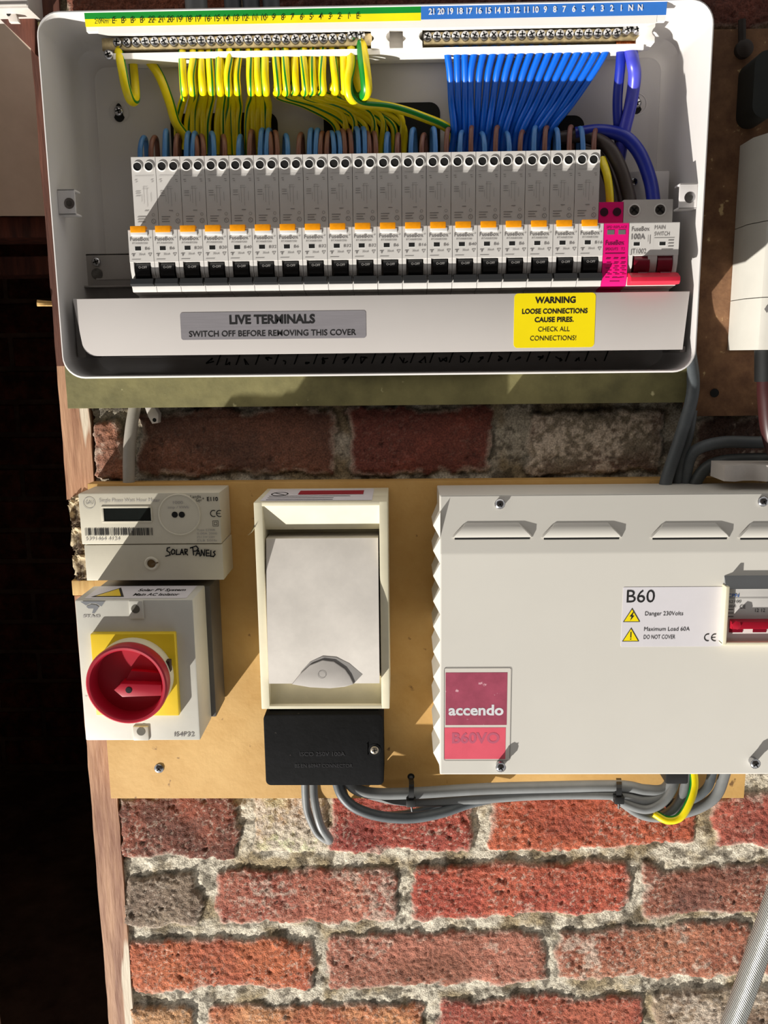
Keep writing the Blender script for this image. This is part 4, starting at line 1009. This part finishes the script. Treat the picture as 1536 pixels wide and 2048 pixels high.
# pink sticker
d = D+.0002; dt = D+.0004
b = MB(); b.rrect(X(887, 1430, d), X(1021, 1430, d), Z(954, 1522, d), Z(954, 1336, d), .0016, D-.0002, d); st = b.build('clear_sticker', M_clear, cs)
b = MB(); b.ring(0, 0, 0, 0, 0, 3) if False else None
sx0_, sx1_, sz0_, sz1_ = X(888, 1430, d), X(1021, 1430, d), Z(954, 1521, d), Z(954, 1336, d)
lp = rr(sx0_, sx1_, sz0_, sz1_, .0016)
for a, e in zip(lp, lp[1:]+lp[:1]):
    if (a[0]-e[0])**2+(a[1]-e[1])**2 > 1e-12: b.line(a, e, .00035, dt)
b.build('sticker_outline', M_greyprint, st)
b = MB(); b.quad(X(891, 1400, d), X(1014, 1400, d), Z(952, 1450, d), Z(952, 1345, d), D+.0003); b.build('maroon_panel', M_maroon, st)
b = MB(); b.quad(X(889, 1490, d), X(1011, 1490, d), Z(949, 1518, d), Z(949, 1455, d), D+.0003); b.build('pink_panel', M_rose, st)
b = MB(); b.tp('accendo', 897, 1007, 1430, dt, 20, bold=.03); b.build('sticker_name', M_whiteprint, st)
b = MB(); b.tp('B60VO', 904, 999, 1486, dt, 20, bold=.03); b.build('sticker_model', M_rosetext, st)
# B60 label
b = MB(); b.rrect(X(1244, 1234, d), X(1447, 1234, d), Z(1345, 1293, d), Z(1345, 1174, d), .001, D-.0002, d); st = b.build('white_sticker', M_sticker, cs)
b = MB(); b.tp('B60', 1253, 1309, 1205, dt, 25); b.tp('Danger 230Volts', 1290, 1366, 1231, dt, 8); b.tp('Maximum Load 60A', 1288, 1379, 1262, dt, 8); b.tp('DO NOT COVER', 1287, 1350, 1278, dt, 8)
for (cxp, k) in ((1414, 0), (1428, 1)):
    c = W(cxp, 1275, dt); b.ring(c.x+.0008, c.z, .0024, .0032, dt, 14, a0=math.radians(75), a1=math.radians(285))
    if k: b.line((c.x-.0020, c.z), (c.x+.0012, c.z), .0006, dt)
for (cxp, yb_) in ((1263, 1244), (1261, 1283)):
    c = W(cxp, yb_, dt); tri(b, c.x, c.z, .0135, .0115, dt); tri(b, c.x, c.z+.0006, .0116, .0098, dt+.0001, 1)
c = W(1263, 1244, dt); e_ = dt+.0002
b.add([(c.x+.001, -e_, c.z+.0085), (c.x-.0018, -e_, c.z+.0045), (c.x-.0003, -e_, c.z+.0045), (c.x-.0012, -e_, c.z+.001), (c.x+.002, -e_, c.z+.0052), (c.x+.0005, -e_, c.z+.0054), (c.x+.0016, -e_, c.z+.0085)], [[0, 1, 2, 6], [2, 3, 4, 5], [2, 5, 6]])
c = W(1261, 1283, dt); b.line((c.x, c.z+.0032), (c.x, c.z+.0080), .0008, e_); b.disc(c.x, c.z+.0020, .0005, e_)
b.build('sticker_text', [M_ink, M_yelstick], st)
# switch in the box front
DW = D+.006
sx0_, sx1_ = X(1447, 1230, DW), X(1640, 1230, DW)
sw = thing('load_switch', 'clear-fronted white switch with dark red lever set in the white steel box', 'switch', ((sx0_+sx1_)/2, -D, Z(1530, 1290, DW)))
b = MB(); b.box(sx0_, sx0_+.0028, D-.001, DW+.002, Z(1500, 1288, DW), Z(1500, 1172, DW), .0005); b.box(sx0_, sx1_, D-.001, DW+.001, Z(1500, 1290, DW), Z(1500, 1284, DW), .0005); b.build('surround', M_creamy, sw)
zA_, zB2 = Z(1500, 1178, DW), Z(1500, 1284, DW)
b = MB(); b.box(sx0_+.0028, sx1_, D-.001, DW-.002, zB2, zA_, .0004); wb = b.build('switch_body', M_dev, sw)
b = MB(); b.prism([(D, Z(1500, 1152, D)), (DW, zA_), (D, zA_)], 0, 0, 0, 0, 'DZ', sx0_+.001, sx1_); b.prism([(D, Z(1500, 1152, D)+.0004), (D+.0004, Z(1500, 1152, D)), (DW, zA_+.0003), (DW-.001, zA_)], 0, 0, 0, 0, 'DZ', sx0_+.001, sx1_); b.build('hood', M_shadeplas, sw)
b = MB(); zl = Z(1500, 1255, DW); zl1 = Z(1500, 1239, DW); b.prism([(DW-.002, zl1), (DW+.0028, zl1-.001), (DW+.004, zl), (DW-.002, zl-.001)], 0, 0, .0004, 0, 'DZ', sx0_+.0055, sx1_-.004)
c = Vector((sx0_+.009, -DW-.0045, (zl+zl1)/2)); b.lathe(c, [(.0036, -.004), (.0036, 0), (.0015, .0004)], 6); b.build('lever_bar', M_redknob, sw)
for k in range(4):
    b = MB(); a = sx0_+.0058+k*.0185; b.box(a, a+.0105, DW-.003, DW-.0015, Z(1500, 1266, DW), Z(1500, 1256, DW)); b.build('toggle_slot', M_darkred, sw)
b = MB(); dw = DW-.0017
b.tp('CPN', 1455, 1478, 1194, dw, 6.5, bold=.02); b.build('switch_brand', M_blueprint, sw)
b = MB(); b.tp('IS2100', 1455, 1482, 1206, dw, 5.5); b.tp('100A', 1455, 1472, 1215, dw, 5.5); b.tp('CE', 1479, 1491, 1217, dw, 7)
b.line((X(1455, 1194, dw), Z(1455, 1196, dw)), (sx1_-.002, Z(1455, 1196, dw)), .0003, dw)
for y in (1219, 1226, 1233): b.line((X(1455, y, dw), Z(1460, y, dw)), (X(1467, y, dw), Z(1460, y, dw)), .0005, dw)
b.tp('12 12', 1510, 1530, 1224, dw, 7); b.build('switch_text', M_ink, sw)

# ================================================================== CABLES UNDER THE LOWER BOARD
RC = .0037
wire('grey_cable', [(627, 1552, .042), (629, 1600, .045), (641, 1650, .046), (658, 1677, .041), (654, 1680, .033), (634, 1664, .027), (616, 1625, .024), (611, 1590, .024), (610, 1552, .025)], .0037, M_grey, 'grey cable hanging in a narrow loop directly below the black cover', 'cable')
wire('grey_cable', [(672, 1558, .040), (684, 1590, .043), (712, 1616, .044), (760, 1632, .044), (820, 1636, .043), (880, 1626, .040), (940, 1606, .034), (1000, 1592, .030)], .0046, M_greyd, 'dark grey cable sagging right from the black cover, front lower one', 'cable')
wire('grey_cable', [(680, 1560, .034), (692, 1598, .034), (724, 1622, .033), (770, 1632, .032), (830, 1626, .030), (900, 1604, .028), (960, 1590, .026)], .0040, M_greyd, 'dark grey cable sagging right from the black cover, tucked behind a thicker one', 'cable')
wire('grey_cable', [(694, 1560, .038), (712, 1578, .039), (750, 1587, .040), (830, 1586, .040), (960, 1578, .040), (1100, 1574, .040), (1240, 1572, .040), (1290, 1580, .039), (1330, 1578, .038), (1352, 1540, .036)], .0050, M_grey, 'thick grey cable, uppermost long run between black cover and white steel box', 'cable')
wire('grey_cable', [(735, 1588, .030), (790, 1600, .032), (860, 1604, .034), (960, 1598, .036), (1060, 1591, .038), (1160, 1589, .040), (1240, 1591, .041), (1290, 1600, .041), (1330, 1586, .040), (1350, 1540, .038)], .0042, M_grey, 'grey cable, lower long run sharing the ties with the thick one', 'cable')
wire('grey_cable', [(1220, 1588, .040), (1250, 1606, .043), (1290, 1618, .044), (1322, 1606, .044), (1344, 1578, .042), (1354, 1540, .038)], .0042, M_grey, 'grey cable curving up into the white steel box, left one of the right hand bundle', 'cable')
wire('grey_cable', [(1240, 1602, .036), (1280, 1628, .038), (1320, 1634, .039), (1350, 1614, .040), (1368, 1580, .040), (1374, 1540, .038)], .0042, M_grey, 'grey cable sagging deepest of the bundle below the B60 label', 'cable')
wire('grey_cable', [(1300, 1622, .028), (1350, 1628, .030), (1400, 1614, .032), (1434, 1588, .034), (1452, 1540, .034)], .0048, M_grey, 'pale grey cable rising into the box, rightmost of the bundle', 'cable')
wire('grey_cable', [(1330, 1608, .030), (1380, 1600, .034), (1414, 1576, .036), (1426, 1540, .034)], .0040, M_greyd, 'dark grey cable just left of the rightmost cable in the bundle', 'cable')
wire('earth_wire', [(1308, 1626, .044), (1334, 1640, .048), (1360, 1634, .049), (1378, 1606, .048), (1388, 1572, .044), (1386, 1540, .040)], .0036, GY, 'bright green and yellow earth wire bending up into the white steel box', 'wire', None, (6, 7, 8, 9, 5), .2)
for (px, ya, yb, nm) in ((822, 1556, 1612, 'left, under the gap beside the black cover'), (1237, 1556, 1606, 'right, below the B60 label')):
    b = MB(); d_ = .047; a = W(px, ya, DB+.003); m1 = W(px+1, ya+12, d_); m2 = W(px, yb-8, d_); e = W(px-1, yb, .034)
    vs = []
    for p_ in crom([a, m1, m2, e], 4):
        vs += [p_+Vector((-.0022, 0, 0)), p_+Vector((.0022, 0, 0)), p_+Vector((.0022, -.0011, .0)), p_+Vector((-.0022, -.0011, 0))]
    n = len(vs)//4; b.add(vs, [[4*i+k, 4*i+(k+1) % 4, 4*i+4+(k+1) % 4, 4*i+4+k] for i in range(n-1) for k in range(4)]+[[0, 1, 2, 3], [4*n-4, 4*n-3, 4*n-2, 4*n-1]])
    b.box(m2.x-.0042, m2.x+.0042, d_-.004, d_+.004, m2.z-.003, m2.z+.0035, .0008)
    b.tube([m2+Vector((0, 0, -.002)), m2+Vector((.001, .002, -.010))], .0009, 6)
    tag(b.build('cable_tie', M_rubber), 'black cable tie around the long grey cables, '+nm, 'cable tie', 'cable ties')
b = MB(); b.rrect(X(1330, 1545, .05), X(1376, 1545, .05), Z(1352, 1566, .05), Z(1352, 1540, .05), .002, .030, .052, .001); tag(b.build('cable_gland', M_rubber), 'black rubber gland where grey cables enter underside of the white steel box', 'cable gland')

# screws and holes on the lower board
b = MB(); cross_screw(b, W(318, 1537, DB), .0043, .0014, rot=.8); tag(b.build('wood_screw', [M_zinc, M_hole]), 'cross-head screw in the tan board below the rotary switch', 'screw')
b = MB(); c = W(822, 1553, DB); b.disc(c.x, c.z, .0032, DB+.0003); b.disc(c.x, c.z-.0005, .0016, DB+.0005, mi=1); tag(b.build('screw_hole', [M_hole, M_steel]), 'dark screw hole in the tan board above the left cable tie', 'screw hole')

# ================================================================== RIGHT HAND SIDE
wire('grey_cable', [(1372, 600, .024), (1378, 690, .025), (1386, 780, .031), (1362, 870, .028), (1334, 955, .026), (1328, 985, .024)], .0052, M_greyd, 'blue-grey cable dropping from behind the fuse box, left of the pair', 'cable')
wire('grey_cable', [(1384, 820, .022), (1376, 870, .022), (1362, 920, .020), (1350, 985, .018)], .0045, M_greyd, 'blue-grey cable dropping behind the fuse box, shorter right one of the pair', 'cable')
wire('grey_cable', [(1600, 870, .030), (1530, 884, .028), (1450, 884, .026), (1400, 896, .024), (1378, 920, .022), (1366, 985, .018)], .0050, M_greyd, 'dark grey cable bending left under the chipboard, upper one', 'cable')
wire('grey_cable', [(1600, 916, .030), (1530, 918, .028), (1450, 922, .026), (1408, 940, .024), (1380, 985, .022)], .0052, mat('charcoal_cable', (70, 74, 74), .5, var=.2), 'charcoal cable bending left just above the white steel box, lower one', 'cable')
b = MB(); zp0, zp1 = Z(1500, 962, .06), Z(1500, 930, .06)
pts = [(X(px, 945, .06), dd_) for px, dd_ in ((1449, .060), (1468, .063), (1488, .058), (1510, .058), (1530, .064), (1560, .058), (1620, .060))]
vs = []
for xx, dd_ in pts: vs += [(xx, -dd_, zp0), (xx, -dd_, zp1), (xx, -.030, zp1), (xx, -.030, zp0)]
n = len(pts); b.add(vs, [[4*i+k, 4*i+(k+1) % 4, 4*i+4+(k+1) % 4, 4*i+4+k] for i in range(n-1) for k in range(4)]+[[0, 1, 2, 3], [4*n-4, 4*n-3, 4*n-2, 4*n-1]])
tag(b.build('plastic_clip', M_trunk, smooth=60), 'off-white wavy plastic clip on top of the white steel box at right', 'clip')
# meter on the chipboard
D = .064
x0 = X(1512, 560, D); xb_ = x0-.001; zb = Z(1500, 700, D); zt = Z(1500, 262, D)
rm = thing('supply_meter', 'tall white electricity meter cut off by the right edge of the photo', 'electricity meter', (x0+.04, -.018, zb))
zsm1, zsm2 = Z(1480, 447, .05), Z(1480, 594, .07)
for (za, ze, nm) in ((zb, zsm2-.0003, 'lower_cover'), (zsm2+.0003, zsm1-.0003, 'middle_case'), (zsm1+.0003, zt, 'upper_case')):
    b = MB(); b.prism([(x0+.09, -.0185), (x0-.002, -.0185), (x0, -D+.010), (x0+.010, -D), (x0+.09, -D)], 0, 0) if False else None
    poly = [(x0+.09, .0185), (x0-.001, .0185), (x0-.001, D-.020), (x0+.006, D-.002), (x0+.010, D), (x0+.09, D)]
    vs = [(p_[0], -p_[1], za) for p_ in poly]+[(p_[0], -p_[1], ze) for p_ in poly]; n = len(poly)
    b.add(vs, [[k, (k+1) % n, n+(k+1) % n, n+k] for k in range(n)]+[list(range(n))[::-1], [n+k for k in range(n)]])
    b.build(nm, M_mwhite, rm, smooth=40)
b = MB(); b.box(x0+.0095, x0+.03, D-.001, D+.0004, Z(1530, 520, D), Z(1530, 490, D)); b.build('label_window', M_greyprint, rm)
b = MB()
for k in range(14): b.quad(x0+.0095+k*.0012, x0+.0095+k*.0012+.0006, Z(1530, 573, D), Z(1530, 562, D), D+.0003)
b.build('barcode', M_ink, rm)
b = MB(); c = W(1534, 618, D); b.add([(c.x, -D-.0003, c.z+.003), (c.x-.0022, -D-.0003, c.z), (c.x, -D-.0003, c.z-.003), (c.x+.0022, -D-.0003, c.z)], [[0, 1, 2, 3]]); b.build('diamond_mark', M_greyprint, rm)
m = MB(); m.tube([W(1532, 695, .055), W(1532, 762, .055)], .0085, 20); s_ = None
o = m.build('cable_sleeve', M_rubber, smooth=60); tag(o, 'black sleeve under the right hand white meter', 'cable sleeve')
wire('supply_cable', [(1533, 755, .055), (1534, 800, .055), (1542, 870, .052), (1570, 950, .045)], .0072, M_maroonc, 'dark brown supply cable coming out of the black sleeve', 'cable')
# hook and black cap high on the chipboard
b = MB(); b.tube([W(1484, 40, .021), W(1484, 92, .022)], .0028, 10); c = W(1488, 98, .022); b.lathe(c, [(.0066, -.003), (.0066, .002), (.004, .004), (.0001, .0045)], 18)
tag(b.build('eye_bolt', mat('rusty_steel', (64, 52, 44), .7, .3, var=.3)), 'dark rusty eye bolt high on the chipboard beside the fuse box', 'bolt')
b = MB(); b.rrect(X(1508, 160, .05), X(1560, 160, .05), Z(1530, 236, .05), Z(1530, 100, .05), .009, .0185, .05); tag(b.build('rubber_cap', mat('dark_green_rubber', (34, 38, 34), .6, var=.2)), 'dark rounded rubber cap above the right hand meter', 'cap')

# ================================================================== LEFT SIDE
wire('conduit', [(276, 780, .010), (270, 812, .010), (262, 860, .011), (258, 910, .012), (258, 985, .013)], .0052, mat('grey_conduit', (160, 154, 144), .5, var=.08), 'pale grey conduit on the brick between green board and beige meter', 'conduit')
b = MB(); p_ = [(286, 806), (304, 806), (317, 828), (316, 846), (304, 848), (296, 834)]
b.prism([(X(a, e, .012), Z(a, e, .012)) for a, e in p_], .0035, .012, .001); c = W(309, 840, .012)
b.disc(c.x, c.z, .0017, .0122, mi=1); tag(b.build('cable_clip', [M_trunk, M_hole]), 'small pale plastic clip hanging below the green board near the conduit', 'clip')
# top left trunking, bracket and brace
b = MB(); b.box(X(-60, 5, .03), X(56, 5, .03), .0, .030, Z(20, 17, .03), Z(20, -40, .03), .001); tr = b.build('trunking', M_trunk); tag(tr, 'white plastic trunking end in the top left corner', 'trunking')
b = MB(); b.box(X(-60, 5, .03), X(54, 5, .03), .030, .0312, Z(20, 12, .03), Z(20, 9, .03), .0002); b.build('trunking_ridge', M_trunk, tr)
b = MB(); p_ = [(8, 17), (28, 17), (37, 44), (18, 44)]; b.prism([(X(a, e, .02), Z(a, e, .02)) for a, e in p_], .016, .020, .0006); c = W(17, 28, .0202); b.disc(c.x, c.z, .0016, .0203, mi=1)
tag(b.build('angle_bracket', [M_trunk, M_hole]), 'small white bracket with a screw hole under the trunking, top left', 'bracket')
b = MB(); p_ = [(-40, -20), (70, -20), (70, 108), (60, 96), (-40, 0)]; b.prism([(X(a, e, .010), Z(a, e, .010)) for a, e in p_], -.02, .010, .001)
tag(b.build('timber_brace', M_woodd), 'dark brown diagonal timber brace in the top left corner', 'timber')
for i, (a, r, mt) in enumerate(((395, .0085, M_grey), (468, .0065, M_greyd), (505, .0065, M_greyd), (545, .0065, M_greyd))):
    m = MB(); m.tube([W(a, 40, .022), W(a-3, 0, .024), W(a-6, -60, .024)], r, 14)
    tag(m.build('rising_cable', mt, smooth=60), ['wide grey conduit', 'first dark grey cable', 'second dark grey cable', 'third dark grey cable'][i]+' rising behind the fuse box top edge, counted left to right', 'cable')
# braided hose bottom right
m = MB(); m.tube([W(1620, 1640, .06), W(1566, 1760, .06), W(1524, 1880, .06), W(1490, 1980, .06), W(1462, 2060, .06), W(1430, 2170, .06)], .0098, 24, n=14)
def hosemat():
    m_ = bpy.data.materials.new('braided_steel_hose'); m_.use_nodes = True; N = m_.node_tree.nodes; L_ = m_.node_tree.links; b_ = N['Principled BSDF']
    b_.inputs['Roughness'].default_value = .38; b_.inputs['Metallic'].default_value = .5
    tc = N.new('ShaderNodeTexCoord'); mp = N.new('ShaderNodeMapping'); L_.new(tc.outputs['Object'], mp.inputs[0]); mp.inputs['Rotation'].default_value = (0, math.radians(35), 0)
    w1 = N.new('ShaderNodeTexWave'); w1.inputs['Scale'].default_value = 190; w1.inputs['Distortion'].default_value = 1.5; w1.wave_profile = 'SIN'; L_.new(mp.outputs[0], w1.inputs['Vector'])
    cr = N.new('ShaderNodeValToRGB'); cr.color_ramp.elements[0].color = lin((112, 112, 108)); cr.color_ramp.elements[1].color = lin((196, 196, 190)); L_.new(w1.outputs['Fac'], cr.inputs[0]); L_.new(cr.outputs[0], b_.inputs['Base Color'])
    bp = N.new('ShaderNodeBump'); bp.inputs['Strength'].default_value = .5; bp.inputs['Distance'].default_value = .0008; L_.new(w1.outputs['Fac'], bp.inputs['Height']); L_.new(bp.outputs[0], b_.inputs['Normal'])
    return m_
tag(m.build('braided_hose', hosemat(), smooth=60), 'silvery braided hose crossing the brick at the bottom right corner', 'hose')

for o in bpy.data.objects:
    if '_o' in o: del o['_o']
